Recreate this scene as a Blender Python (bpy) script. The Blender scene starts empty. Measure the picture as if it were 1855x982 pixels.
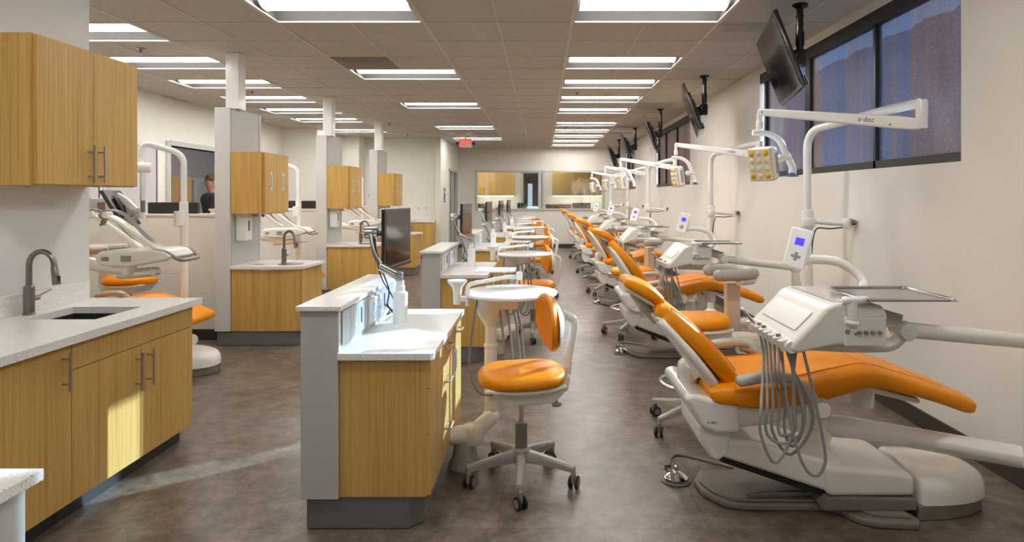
import bpy, bmesh, math, random
from mathutils import Vector, Matrix, Euler
random.seed(7)
PI = math.pi
S = bpy.context.scene
COL = S.collection
# ------------------------------------------------------------------ camera, world, sun, exposure
FPX = 1106.0
cam = bpy.data.objects.new('camera', bpy.data.cameras.new('camera')); COL.objects.link(cam)
cam.location = (0, 0, 1.43); cam.rotation_euler = (PI/2, 0, 0)
cam.data.sensor_width = 36; cam.data.lens = 36*FPX/1855
cam.data.shift_x = (927.5-982)/1855; cam.data.shift_y = (357-491)/1855
cam.data.clip_start = 0.05; cam.data.clip_end = 200
S.camera = cam
S.view_settings.view_transform = 'Standard'; S.view_settings.look = 'None'
S.view_settings.gamma = 1; S.view_settings.use_curve_mapping = False
S.view_settings.exposure = 2.32
S.cycles.use_denoising = True
S.cycles.max_bounces = 8; S.cycles.diffuse_bounces = 5; S.cycles.glossy_bounces = 4
S.cycles.transparent_max_bounces = 12; S.cycles.sample_clamp_indirect = 6
S.cycles.caustics_reflective = False; S.cycles.caustics_refractive = False
W = bpy.data.worlds.new('world'); S.world = W; W.use_nodes = True
W.node_tree.nodes['Background'].inputs[0].default_value = (0.42, 0.62, 1.0, 1)
W.node_tree.nodes['Background'].inputs[1].default_value = 1.3
sun = bpy.data.objects.new('sun', bpy.data.lights.new('sun', 'SUN')); COL.objects.link(sun)
SUN_DIR = Vector((-0.80, -0.60, -0.40)).normalized()
sun.rotation_euler = SUN_DIR.to_track_quat('-Z', 'Y').to_euler()
sun.data.energy = 75.0; sun.data.angle = 0.009; sun.data.color = (0.80, 0.92, 1.0)
LAMP = 5.2           # strength of the ceiling light diffusers

# room numbers
ZC, XR, YF, XL = 2.83, 2.36, 17.25, -5.26
T = 0.591; GX, GY = 0.2375, 4.30
PITCH = 2.62

# ------------------------------------------------------------------ materials
MATS = {}
def nt(name):
    m = bpy.data.materials.new(name); m.use_nodes = True
    n = m.node_tree.nodes; l = m.node_tree.links
    MATS[name] = m
    return m, n, l, n['Principled BSDF']
def setp(p, col, rough, metal=0, spec=None, coat=0):
    p.inputs['Base Color'].default_value = (*col, 1); p.inputs['Roughness'].default_value = rough
    p.inputs['Metallic'].default_value = metal
    if spec is not None: p.inputs['Specular IOR Level'].default_value = spec
    if coat: p.inputs['Coat Weight'].default_value = coat; p.inputs['Coat Roughness'].default_value = .08
def noise(n, l, scale, detail=3, vec=None, mapscale=None, rough=.5):
    t = n.new('ShaderNodeTexNoise'); t.inputs['Scale'].default_value = scale; t.inputs['Detail'].default_value = detail
    t.inputs['Roughness'].default_value = rough
    c = n.new('ShaderNodeTexCoord'); mp = n.new('ShaderNodeMapping')
    l.new(c.outputs['Object'], mp.inputs[0])
    if mapscale: mp.inputs['Scale'].default_value = mapscale
    l.new(mp.outputs[0], t.inputs['Vector'])
    return t
def ramp(n, l, src, stops):
    r = n.new('ShaderNodeValToRGB'); e = r.color_ramp.elements
    e[0].position, e[0].color = stops[0][0], (*stops[0][1], 1)
    e[1].position, e[1].color = stops[-1][0], (*stops[-1][1], 1)
    for p, c in stops[1:-1]:
        k = e.new(p); k.color = (*c, 1)
    l.new(src, r.inputs[0]); return r
def bump(n, l, p, src, strength, dist=.002):
    b = n.new('ShaderNodeBump'); b.inputs['Strength'].default_value = strength; b.inputs['Distance'].default_value = dist
    l.new(src, b.inputs['Height']); l.new(b.outputs[0], p.inputs['Normal'])
def plain(name, col, rough=.5, metal=0, var=.04, scale=12, spec=None, coat=0, bmp=0):
    m, n, l, p = nt(name); setp(p, col, rough, metal, spec, coat)
    t = noise(n, l, scale, 3)
    a = tuple(c*(1-var) for c in col); b = tuple(min(1, c*(1+var)) for c in col)
    r = ramp(n, l, t.outputs['Fac'], [(.3, a), (.7, b)])
    l.new(r.outputs[0], p.inputs['Base Color'])
    if bmp: bump(n, l, p, t.outputs['Fac'], bmp)
    return m
def emit(name, col, s):
    m, n, l, p = nt(name); setp(p, col, .5)
    p.inputs['Emission Color'].default_value = (*col, 1); p.inputs['Emission Strength'].default_value = s
    return m
def wood(name, a, b, c):
    m, n, l, p = nt(name); setp(p, a, .42, spec=.35)
    t = noise(n, l, 1, 5, mapscale=(95, 95, 1.3), rough=.65)
    t2 = noise(n, l, 1, 3, mapscale=(14, 14, .35))
    mx = n.new('ShaderNodeMath'); mx.operation = 'MULTIPLY_ADD'; mx.inputs[1].default_value = .3
    l.new(t2.outputs['Fac'], mx.inputs[0]); l.new(t.outputs['Fac'], mx.inputs[2])
    r = ramp(n, l, mx.outputs[0], [(.42, c), (.56, a), (.80, b)])
    l.new(r.outputs[0], p.inputs['Base Color']); bump(n, l, p, t.outputs['Fac'], .12, .001)
    return m
wood('bamboo', (.56, .335, .088), (.67, .43, .135), (.40, .22, .048))
wood('bamboo_sunlit', (.60, .37, .11), (.72, .47, .17), (.42, .24, .06))  # same bamboo, lightened for the sun on the workstation fronts
plain('edge_dark', (.03, .02, .012), .7)
def quartz():
    m, n, l, p = nt('quartz'); setp(p, (.78, .77, .74), .22)
    t = n.new('ShaderNodeTexVoronoi'); t.inputs['Scale'].default_value = 340
    c = n.new('ShaderNodeTexCoord'); l.new(c.outputs['Object'], t.inputs['Vector'])
    hs = n.new('ShaderNodeSeparateColor'); l.new(t.outputs['Color'], hs.inputs[0])
    r = ramp(n, l, hs.outputs[0], [(.0, (.50, .43, .35)), (.05, (.66, .62, .56)), (.09, (.80, .79, .76)), (1, (.86, .85, .83))])
    l.new(r.outputs[0], p.inputs['Base Color'])
quartz()
def floor_mat():
    m, n, l, p = nt('vinyl_floor'); setp(p, (.15, .12, .1), .34, spec=.45)
    t = noise(n, l, 8, 9, rough=.72, mapscale=(1, 1, 1))
    t2 = noise(n, l, 26, 6, rough=.7)
    mx = n.new('ShaderNodeMath'); mx.operation = 'MULTIPLY_ADD'; mx.inputs[1].default_value = .5
    l.new(t2.outputs['Fac'], mx.inputs[0]); l.new(t.outputs['Fac'], mx.inputs[2])
    r = ramp(n, l, mx.outputs[0], [(.56, (.080, .061, .046)), (.74, (.165, .127, .096)), (.92, (.27, .215, .168))])
    br = n.new('ShaderNodeTexBrick'); c = n.new('ShaderNodeTexCoord'); mp = n.new('ShaderNodeMapping')
    mp.inputs['Location'].default_value = (.19, .1, 0); l.new(c.outputs['Object'], mp.inputs[0]); l.new(mp.outputs[0], br.inputs['Vector'])
    br.offset = .5; br.inputs['Scale'].default_value = 1; br.inputs['Brick Width'].default_value = .91; br.inputs['Row Height'].default_value = .91
    br.inputs['Mortar Size'].default_value = .0018; br.inputs['Mortar Smooth'].default_value = .1
    br.inputs['Color1'].default_value = (1, 1, 1, 1); br.inputs['Color2'].default_value = (.93, .93, .93, 1); br.inputs['Mortar'].default_value = (.5, .48, .46, 1)
    mm = n.new('ShaderNodeMix'); mm.data_type = 'RGBA'; mm.blend_type = 'MULTIPLY'; mm.inputs[0].default_value = 1
    l.new(r.outputs[0], mm.inputs[6]); l.new(br.outputs[0], mm.inputs[7]); l.new(mm.outputs[2], p.inputs['Base Color'])
    rr = ramp(n, l, t2.outputs['Fac'], [(.3, (.28,)*3), (.8, (.46,)*3)]); l.new(rr.outputs[0], p.inputs['Roughness'])
    bump(n, l, p, t2.outputs['Fac'], .08, .001)
floor_mat()
def tile_mat():
    m, n, l, p = nt('acoustic_tile'); setp(p, (.5, .47, .43), .95, spec=.1)
    t = noise(n, l, 160, 3, rough=.8)
    r = ramp(n, l, t.outputs['Fac'], [(.34, (.34, .31, .27)), (.46, (.56, .53, .475)), (.7, (.64, .605, .55))])
    l.new(r.outputs[0], p.inputs['Base Color']); bump(n, l, p, t.outputs['Fac'], .3, .002)
tile_mat()
plain('wall_paint', (.78, .755, .695), .75, var=.015, scale=3, spec=.2, bmp=.02)
plain('wall_paint_skylit', (.76, .76, .745), .7, var=.015, scale=3, spec=.2)  # same wall paint, with the cool sky light put into its colour
plain('grid_metal', (.60, .57, .53), .5)
plain('vent_dark', (.22, .20, .18), .6)
plain('reflector_shaded', (.14, .135, .13), .6)  # weaker light on the fixture reflectors, painted in as a darker tone
plain('vent_grey', (.42, .40, .37), .6)
plain('baseboard_black', (.045, .034, .03), .45)
plain('black_frame', (.018, .016, .016), .35)
plain('leather', (.86, .295, .002), .42, var=.05, scale=9, spec=.3, bmp=.05)
plain('plastic_white', (.86, .835, .765), .25, var=.01, spec=.5, coat=.25)
plain('plastic_clean', (.88, .88, .86), .22, var=.01, spec=.5, coat=.2)
plain('plastic_grey', (.44, .41, .37), .4, var=.02)
plain('plastic_taupe', (.21, .18, .155), .42, var=.03)
plain('stool_grey', (.36, .335, .30), .42)
plain('hose_grey', (.30, .285, .27), .4)
plain('rubber', (.02, .02, .02), .55)
plain('wheel_grey', (.30, .29, .28), .4)
plain('laminate_grey', (.50, .505, .49), .45, var=.015)
plain('laminate_edge', (.66, .66, .64), .4, var=.01)
plain('plinth_grey', (.17, .17, .168), .35, var=.03)
plain('chrome', (.75, .75, .76), .08, 1, var=.01)
plain('brushed', (.27, .25, .23), .28, 1, var=.06)
plain('nickel', (.52, .51, .49), .28, 1, var=.02)
plain('steel_sink', (.10, .10, .10), .35, .8)
plain('screen_black', (.008, .008, .009), .08, spec=.35)
plain('black_gloss', (.02, .02, .022), .16, spec=.6)
plain('black_satin', (.022, .021, .02), .4)
plain('jacket', (.035, .04, .045), .8, var=.2, scale=20)
plain('skin', (.45, .23, .15), .5, var=.05)
plain('hair', (.10, .055, .03), .7, var=.2, scale=80)
plain('trousers', (.03, .03, .04), .8)
plain('fabric_panel', (.56, .53, .55), .95, var=.12, scale=60)
plain('tray_steel', (.55, .53, .50), .18, 1, var=.02)
plain('touch_glass', (.58, .56, .50), .1, spec=.6, coat=.5)
plain('logo_grey', (.12, .12, .12), .5)
plain('logo_blue', (.06, .18, .35), .4)
plain('peach', (.62, .50, .38), .45)
plain('lens_yellow', (.74, .68, .44), .12, coat=.6)
plain('amber', (.75, .42, .03), .15, coat=.5)
plain('reflector', (.78, .74, .58), .15)
plain('door_wood', (.30, .17, .08), .5)
plain('door_grey', (.20, .185, .17), .5)
plain('reveal', (.72, .74, .76), .6)
plain('exit_white', (.75, .72, .66), .4)
plain('sign_brown', (.10, .05, .03), .5)
plain('outlet_white', (.82, .80, .76), .4)
plain('panel_silver', (.52, .55, .57), .3, .25, var=.01)
plain('slat_brown', (.16, .09, .06), .7, var=.2, scale=5)
emit('exit_red', (1, .02, .015), .9)
emit('screen_blue', (.03, .02, .95), .5)
emit('display_blue', (.06, .22, .75), .25)
emit('pale_glow', (.55, .75, .9), .2)
emit('diffuser', (1.0, .975, .94), LAMP)
emit('strip_warm', (1.0, .95, .8), 4)
def thin_glass():
    m, n, l, p = nt('clear_glass'); n.remove(p)
    tr = n.new('ShaderNodeBsdfTransparent'); tr.inputs[0].default_value = (.93, .95, .94, 1)
    g = n.new('ShaderNodeBsdfGlossy'); g.inputs['Roughness'].default_value = .01; g.inputs[0].default_value = (1, 1, 1, 1)
    mx = n.new('ShaderNodeMixShader'); mx.inputs[0].default_value = .14
    o = [k for k in n if k.type == 'OUTPUT_MATERIAL'][0]
    l.new(tr.outputs[0], mx.inputs[1]); l.new(g.outputs[0], mx.inputs[2]); l.new(mx.outputs[0], o.inputs[0])
thin_glass()
def mesh_screen(name, a, b, c, clear):
    m, n, l, p = nt(name); setp(p, a, .5)
    tr = n.new('ShaderNodeBsdfTransparent'); tr.inputs[0].default_value = (.82, .93, 1.0, 1)
    mx = n.new('ShaderNodeMixShader')
    o = [k for k in n if k.type == 'OUTPUT_MATERIAL'][0]
    band = noise(n, l, 1, 4, mapscale=(1, 5.0, .06), rough=.7)
    cloud = noise(n, l, 2.3, 4)
    grain = noise(n, l, 75, 3)
    r1 = ramp(n, l, band.outputs['Fac'], [(.36, a), (.5, b), (.62, c)])
    r2 = ramp(n, l, cloud.outputs['Fac'], [(.3, (.8, .8, .9)), (.7, (1.1, 1.2, 1.3))])
    r3 = ramp(n, l, grain.outputs['Fac'], [(.35, (.7, .7, .7)), (.60, (1, 1, 1)), (.72, (1.7, 1.8, 1.9))])
    for q in (r2, r3):
        mm = n.new('ShaderNodeMix'); mm.data_type = 'RGBA'; mm.blend_type = 'MULTIPLY'; mm.inputs[0].default_value = 1
        l.new(r1.outputs[0], mm.inputs[6]); l.new(q.outputs[0], mm.inputs[7]); 
        class _o: outputs = [mm.outputs[2]]
        r1 = _o
    l.new(r1.outputs[0], p.inputs['Base Color'])
    mx.inputs[0].default_value = clear
    l.new(p.outputs[0], mx.inputs[1]); l.new(tr.outputs[0], mx.inputs[2]); l.new(mx.outputs[0], o.inputs[0])
mesh_screen('window_screen', (.07, .13, .24), (.17, .14, .18), (.25, .165, .13), .15)
mesh_screen('window_screen_brown', (.10, .05, .04), (.20, .10, .07), (.28, .15, .10), .08)

# ------------------------------------------------------------------ mesh helpers
def fillet(pts, r, n=6):
    P = [Vector(p) for p in pts]; out = [P[0]]
    for i in range(1, len(P)-1):
        a, b, c = P[i-1], P[i], P[i+1]
        u, v = (a-b), (c-b); rr = min(r, u.length*.49, v.length*.49)
        s, e = b+u.normalized()*rr, b+v.normalized()*rr
        for k in range(n+1):
            t = k/n; out.append(s*(1-t)**2 + b*2*t*(1-t) + e*t*t)
    out.append(P[-1]); return out
def spline(pts, n=8):
    P = [Vector(p) for p in pts]; P = [P[0]*2-P[1]] + P + [P[-1]*2-P[-2]]; out = []
    for i in range(1, len(P)-2):
        for k in range(n):
            t = k/n; a, b, c, d = P[i-1], P[i], P[i+1], P[i+2]
            out.append(.5*((2*b)+(c-a)*t+(2*a-5*b+4*c-d)*t*t+(3*b-a-3*c+d)*t**3))
    out.append(P[-2]); return out
class MB:
    def __init__(s, org=(0, 0, 0)): s.wn = False; s.bm = bmesh.new(); s.o = Vector(org)
    def merge(s, tb, M=None):
        if M is not None: tb.transform(M)
        me = bpy.data.meshes.new('t'); tb.to_mesh(me); tb.free(); s.bm.from_mesh(me); bpy.data.meshes.remove(me); return s
    def box(s, x0, x1, y0, y1, z0, z1, bev=0, seg=2, M=None):
        tb = bmesh.new(); bmesh.ops.create_cube(tb, size=1)
        for v in tb.verts: v.co = Vector((x0+(x1-x0)*(v.co.x+.5), y0+(y1-y0)*(v.co.y+.5), z0+(z1-z0)*(v.co.z+.5)))
        if bev: bmesh.ops.bevel(tb, geom=list(tb.edges), offset=bev, segments=seg, profile=.5, affect='EDGES'); s.wn = True
        return s.merge(tb, M)
    def rings(s, rings, caps=True, closed=False):
        vs = [[s.bm.verts.new(p) for p in r] for r in rings]; n = len(vs[0])
        R = len(vs)
        for i in range(R if closed else R-1):
            a, b = vs[i], vs[(i+1) % R]
            for k in range(n): s.bm.faces.new((a[k], a[(k+1) % n], b[(k+1) % n], b[k]))
        if caps and not closed:
            s.bm.faces.new(vs[0][::-1]); s.bm.faces.new(vs[-1])
        return s
    def tube(s, pts, r, n=10, closed=False, sx=1, caps=True):
        P = [Vector(p) for p in pts]; N = len(P)
        rr = r if isinstance(r, (list, tuple)) else [r]*N
        if len(rr) != N: rr = [rr[0]+(rr[-1]-rr[0])*i/(N-1) for i in range(N)]
        up = None; R = []
        for i in range(N):
            if closed: t = (P[(i+1) % N]-P[i-1]).normalized()
            else: t = (P[min(i+1, N-1)]-P[max(i-1, 0)]).normalized()
            if up is None: up = Vector((0, 0, 1)) if abs(t.z) < .9 else Vector((0, 1, 0))
            u = (up-t*up.dot(t)).normalized(); v = t.cross(u); up = u
            R.append([P[i]+(u*math.cos(2*PI*k/n)+v*sx*math.sin(2*PI*k/n))*rr[i] for k in range(n)])
        return s.rings(R, caps, closed)
    def cyl(s, a, b, r, r2=None, n=24, bev=0):
        a, b = Vector(a), Vector(b); r2 = r if r2 is None else r2
        if bev:
            d = (b-a).normalized()
            return s.tube([a, a+d*bev*.3, a+d*bev, b-d*bev, b-d*bev*.3, b], [r-bev, r-bev*.3, r, r2, r2-bev*.3, r2-bev], n)
        return s.tube([a, b], [r, r2], n)
    def lathe(s, prof, c=(0, 0, 0), n=28, axis='z', caps=True, arc=None):
        R = []
        for (r, h) in prof:
            ring = []
            for k in range(n):
                t = 2*PI*k/n; x, y = r*math.cos(t), r*math.sin(t)
                q = {'z': (x, y, h), 'x': (h, x, y), 'y': (x, h, y)}[axis]
                ring.append(Vector(c)+Vector(q))
            R.append(ring)
        return s.rings(R, caps)
    def prism(s, poly, axis, a, b, bev=0, seg=2, M=None):
        tb = bmesh.new()
        def q(p, t): return {'y': (p[0], t, p[1]), 'z': (p[0], p[1], t), 'x': (t, p[0], p[1])}[axis]
        A = [tb.verts.new(q(p, a)) for p in poly]; B = [tb.verts.new(q(p, b)) for p in poly]
        n = len(poly); tb.faces.new(A); tb.faces.new(B[::-1])
        for k in range(n): tb.faces.new((A[k], B[k], B[(k+1) % n], A[(k+1) % n]))
        bmesh.ops.recalc_face_normals(tb, faces=list(tb.faces))
        if bev: bmesh.ops.bevel(tb, geom=list(tb.edges), offset=bev, segments=seg, profile=.5, affect='EDGES', clamp_overlap=True); s.wn = True
        return s.merge(tb, M)
    def ball(s, c, r, sc=(1, 1, 1), n=20, M=None):
        tb = bmesh.new(); bmesh.ops.create_uvsphere(tb, u_segments=n, v_segments=n//2, radius=r)
        for v in tb.verts: v.co = Vector((v.co.x*sc[0], v.co.y*sc[1], v.co.z*sc[2]))+Vector(c)
        return s.merge(tb, M)
    def cushion(s, path, yc, n=28, e=3.2, round_ends=True, crown=0.0):
        """sweep of a rounded slab in the XZ plane; path = (x, z, half width, half thickness)"""
        P = [Vector((p[0], 0, p[1])) for p in path]; N = len(P); R = []
        def ring(c, nrm, hw, ht):
            out = []
            for k in range(n):
                t = 2*PI*k/n; cc, ss = math.cos(t), math.sin(t)
                a = math.copysign(abs(cc)**(2/e), cc)*hw; b = math.copysign(abs(ss)**(2/e), ss)*ht
                if crown and b > 0: b += crown*(a/hw)**2
                out.append(Vector((c.x, yc+a, c.z))+nrm*b)
            return out
        tans = [(P[min(i+1, N-1)]-P[max(i-1, 0)]).normalized() for i in range(N)]
        nr = [Vector((-t.z, 0, t.x)) for t in tans]
        if round_ends:
            ht, hw = path[0][3], path[0][2]
            for a in (80, 60, 40, 20):
                q = math.radians(a); R.append(ring(P[0]-tans[0]*ht*math.sin(q), nr[0], hw-ht*(1-math.cos(q)), ht*max(math.cos(q), .15)))
        for i in range(N): R.append(ring(P[i], nr[i], path[i][2], path[i][3]))
        if round_ends:
            ht, hw = path[-1][3], path[-1][2]
            for a in (20, 40, 60, 80):
                q = math.radians(a); R.append(ring(P[-1]+tans[-1]*ht*math.sin(q), nr[-1], hw-ht*(1-math.cos(q)), ht*max(math.cos(q), .15)))
        return s.rings(R)
    def build(s, name, mat, parent=None, smooth=True, angle=38, mods=None):
        bmesh.ops.remove_doubles(s.bm, verts=list(s.bm.verts), dist=1e-6)
        bmesh.ops.recalc_face_normals(s.bm, faces=list(s.bm.faces))
        bmesh.ops.translate(s.bm, verts=list(s.bm.verts), vec=-s.o)
        me = bpy.data.meshes.new(name); s.bm.to_mesh(me); s.bm.free()
        me.materials.append(MATS[mat])
        if smooth:
            me.shade_smooth(); me.set_sharp_from_angle(angle=math.radians(angle))
        ob = bpy.data.objects.new(name, me); COL.objects.link(ob)
        if smooth and s.wn: w = ob.modifiers.new('weighted', 'WEIGHTED_NORMAL'); w.keep_sharp = True
        if parent is not None: ob.parent = parent
        return ob
def smooth_path(path, n=5):
    V = [Vector(p) for p in path]; P = [V[0]*2-V[1]]+V+[V[-1]*2-V[-2]] if False else None
    out = []
    k = len(path[0]); Q = [[2*a-b for a, b in zip(path[0], path[1])]]+[list(p) for p in path]+[[2*a-b for a, b in zip(path[-1], path[-2])]]
    for i in range(1, len(Q)-2):
        for j in range(n):
            t = j/n
            out.append(tuple(.5*((2*Q[i][m])+(Q[i+1][m]-Q[i-1][m])*t+(2*Q[i-1][m]-5*Q[i][m]+4*Q[i+1][m]-Q[i+2][m])*t*t+(3*Q[i][m]-Q[i-1][m]-3*Q[i+1][m]+Q[i+2][m])*t**3) for m in range(k)))
    out.append(tuple(path[-1])); return out
def tag(o, label, cat, group=None, kind=None):
    o['label'] = label; o['category'] = cat
    if group: o['group'] = group
    if kind: o['kind'] = kind
    return o
def struct(o): o['kind'] = 'structure'; return o
def thing(name, label, cat, loc, group=None, rz=0):
    o = bpy.data.objects.new(name, None); COL.objects.link(o); o.empty_display_size = .1
    o.location = loc; o.rotation_euler = (0, 0, rz)
    return tag(o, label, cat, group)
def kids(o): return [c for c in COL.objects if c.parent is o]
def copy_tree(o, loc=None, rz=None, label=None, group=None, keep=None, parent=None):
    def rec(src, par):
        c = src.copy(); COL.objects.link(c)
        if par is not None: c.parent = par; c.matrix_parent_inverse = src.matrix_parent_inverse
        for ch in KIDS.get(src.name, []):
            if keep is None or keep(ch): rec(ch, c)
        return c
    KIDS = {}
    for q in list(COL.objects):
        if q.parent: KIDS.setdefault(q.parent.name, []).append(q)
    r = rec(o, parent)
    if loc is not None: r.location = loc
    if rz is not None: r.rotation_euler = (0, 0, rz)
    if label: r['label'] = label
    if group: r['group'] = group
    return r
def lettering(txt, size, mat, parent, loc, rot, name='lettering', depth=.0006):
    cu = bpy.data.curves.new('t', 'FONT'); cu.body = txt; cu.size = size; cu.extrude = depth; cu.align_x = 'CENTER'; cu.align_y = 'CENTER'
    o = bpy.data.objects.new('t', cu); COL.objects.link(o)
    bpy.context.view_layer.update()
    me = bpy.data.meshes.new_from_object(o.evaluated_get(bpy.context.evaluated_depsgraph_get()))
    bpy.data.objects.remove(o); bpy.data.curves.remove(cu)
    me.materials.clear(); me.materials.append(MATS[mat])
    k = bpy.data.objects.new(name, me); COL.objects.link(k); k.parent = parent; k.location = loc; k.rotation_euler = rot
    return k
# ------------------------------------------------------------------ structure
def S_(mb, name, mat, **k): return struct(mb.build(name, mat, smooth=False, **k))
S_(MB().box(-8.6, 3.4, -3, 21.6, -.1, 0), 'floor', 'vinyl_floor')
# lights: columns by x cell start, rows by y index
LR = [(0, n) for n in (0, 3, 5, 7, 9, 12, 14, 16, 18, 20)]
LB = [(-4, n) for n in (0, 4, 8, 13, 17)]
LC = [(-8, n) for n in (1, 3, 5, 7, 9, 11, 14)]
LX = [(0, -4), (-4, -5), (0, -8), (-11, 10), (-11, 14), (-1, 24), (-5, 24), (-3, 22)]  # unseen fixtures added to brighten the near end, left room and office
cells = LR+LB+LC+LX
used = set()
for (i, j) in cells:
    used.add((i, j)); used.add((i+1, j))
VENTS = [(-4, 3, 'vent_dark'), (2, 1, 'vent_grey'), (2, 8, 'vent_grey'), (2, 13, 'vent_grey'), (2, 15, 'vent_grey'), (-10, 7, 'vent_grey'), (-8, 12, 'vent_grey'), (-3, 15, 'vent_grey')]
mb = MB()
for i in range(-14, 4):
    for j in range(-12, 30):
        x0, y0 = GX+i*T, GY+j*T
        if (i, j) in used: continue
        x1, y1 = x0+T, y0+T
        vs = [mb.bm.verts.new(p) for p in ((x0, y0, ZC), (x0, y1, ZC), (x1, y1, ZC), (x1, y0, ZC))]
        mb.bm.faces.new(vs)
ce = mb.build('ceiling', 'acoustic_tile', smooth=False); struct(ce)
S_(MB().box(-8.7, XR+.26, -3.1, 21.7, ZC+.16, ZC+.3), 'ceiling_2', 'vent_dark')
g = MB()
for i in range(-14, 5):
    big = (i % 2 == 0); w = .013 if big else .008
    x = GX+i*T; segs = []
    for j in range(-12, 30):
        if (i, j) in used and (i-1, j) in used: continue
        segs.append((GY+j*T, GY+(j+1)*T))
    for a, b in segs: g.box(x-w, x+w, a, b, ZC-.006, ZC+.001)
for j in range(-12, 31):
    for i in range(-14, 4):
        w = .009
        g.box(GX+i*T, GX+(i+1)*T, GY+j*T-w, GY+j*T+w, ZC-.005, ZC+.001)
S_(g, 'trim_1', 'grid_metal')

# right wall with three windows (recessed)
WIN = [(3.44, 6.62), (9.74, 12.6), (15.5, 17.15)]
ZB, ZT = 1.632, 2.755
r = MB()
ys = [-3]+[v for w in WIN for v in w]+[21.6]
for k in range(0, len(ys), 2): r.box(XR, XR+.26, ys[k], ys[k+1], 0, ZC+.1)
for a, b in WIN:
    r.box(XR, XR+.26, a, b, 0, ZB); r.box(XR, XR+.26, a, b, ZT, ZC+.1)
S_(r, 'wall_right', 'wall_paint')
for k, (a, b) in enumerate(WIN):
    f = MB(); X0, X1 = XR+.012, XR+.06
    f.box(X0, X1, a, b, ZB, ZB+.055); f.box(X0-.01, X1, a, b, ZT-.10, ZT); f.box(X0, X1, b-.15, b-.10, ZB, ZT); f.box(X0, X1, a, a+.02, ZB, ZT)
    ms = [(4.36, .03), (5.46, .10)] if k == 0 else [(a+(b-a)*.36, .03), (a+(b-a)*.70, .03)]
    for y, w in ms: f.box(X0, X1, y-w/2, y+w/2, ZB, ZT)
    fr = f.build('window_%d' % (k+1), 'black_frame', smooth=False); struct(fr)
    p = MB().box(XR+.04, XR+.045, a+.01, b-.12, ZB+.03, ZT-.03).build('screen_panel', 'window_screen' if k == 0 else 'window_screen_brown', fr, smooth=False)
    MB().box(XR+.04, XR+.044, b-.101, b-.001, ZB+.05, ZT-.1).build('clear_pane', 'clear_glass', fr, smooth=False)
# exterior: ribbed facade of the building across the way (below the sun)
bd = MB()
for q in range(40):
    y = 20+q*5.2; bd.box(30, 31, y, y+3.4, -.5, 15.3); bd.box(30.5, 31, y+3.4, y+5.2, -.5, 15.3); bd.box(29.6, 30.1, y+1.2, y+1.5, -.5, 15.3)
tag(bd.build('building_facade', 'slat_brown', smooth=False), 'brown ribbed building front seen dimly through the large window screen', 'building')
S_(MB().box(2.62, 60, -60, 260, -.2, -.1), 'ground', 'vinyl_floor')
# baseboard right
S_(MB().box(XR-.014, XR, -3, YF, 0, .105), 'baseboard_right', 'baseboard_black')
# far wall with window opening
fx0, fx1, fz0, fz1 = -1.88, 1.75, 1.055, 2.18
w = MB()
w.box(-2.36, fx0, YF, YF+.14, 0, ZC); w.box(fx1, XR+.26, YF, YF+.14, 0, ZC)
w.box(fx0, fx1, YF, YF+.14, 0, fz0); w.box(fx0, fx1, YF, YF+.14, fz1, ZC)
S_(w, 'wall_far', 'wall_paint')
S_(MB().box(-2.36, XR, YF-.012, YF, 0, .105), 'baseboard_far', 'baseboard_black')
f = MB(); e = .05
f.box(fx0, fx1, YF-.03, YF+.15, fz1-e, fz1); f.box(fx0, fx1, YF-.03, YF+.15, fz0, fz0+e)
f.box(fx0, fx0+e, YF-.029, YF+.149, fz0, fz1); f.box(fx1-e, fx1, YF-.029, YF+.149, fz0, fz1); f.box(-.11, -.02, YF-.029, YF+.149, fz0, fz1)
fr = f.build('window_4', 'laminate_grey', smooth=False); struct(fr)
MB().box(fx0+.04, fx1-.04, YF+.055, YF+.06, fz0+.03, fz1-.03).build('glass_pane', 'clear_glass', fr, smooth=False)
# room behind the far window
S_(MB().box(-2.5, 2.6, 19.55, 19.65, 0, ZC+.1).box(-3, -2.5, 17.39, 19.6, 0, ZC), 'wall_back_room', 'wall_paint_skylit') if False else None
b = MB(); b.box(-2.36, -.62, 19.55, 19.65, 0, ZC); b.box(.02, 2.5, 19.55, 19.65, 0, ZC); b.box(-.62, .02, 19.55, 19.65, 2.2, ZC)
b.box(-2.5, -2.36, 17.39, 21.6, 0, ZC); b.box(-2.4, 2.5, 21.5, 21.6, 0, ZC); 
S_(b, 'wall_office', 'wall_paint')
d = MB().box(-.66, -.60, 19.5, 19.56, 0, 2.24).box(.0, .06, 19.5, 19.56, 0, 2.24).box(-.66, .06, 19.5, 19.56, 2.2, 2.26).build('door_2', 'laminate_grey', smooth=False); struct(d)
MB().box(-.58, -.1, 21.44, 21.5, 0, 2.1).build('door_leaf', 'door_wood', d, smooth=False)
MB().box(-.5, -.34, 21.43, 21.45, .4, 1.9).build('door_glass', 'pale_glow', d, smooth=False)  # pane emits a faint glow in place of light behind the glass
# left near walls
S_(MB().box(-2.82, -2.67, -3, 3.6, 0, ZC), 'wall_left_near', 'wall_paint_skylit')
S_(MB().box(XL, -2.82, 3.45, 3.6, 0, ZC), 'wall_left_return', 'wall_paint')
S_(MB().box(-8.6, XR+.26, -3.1, -3, 0, ZC), 'wall_behind', 'wall_paint')
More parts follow.
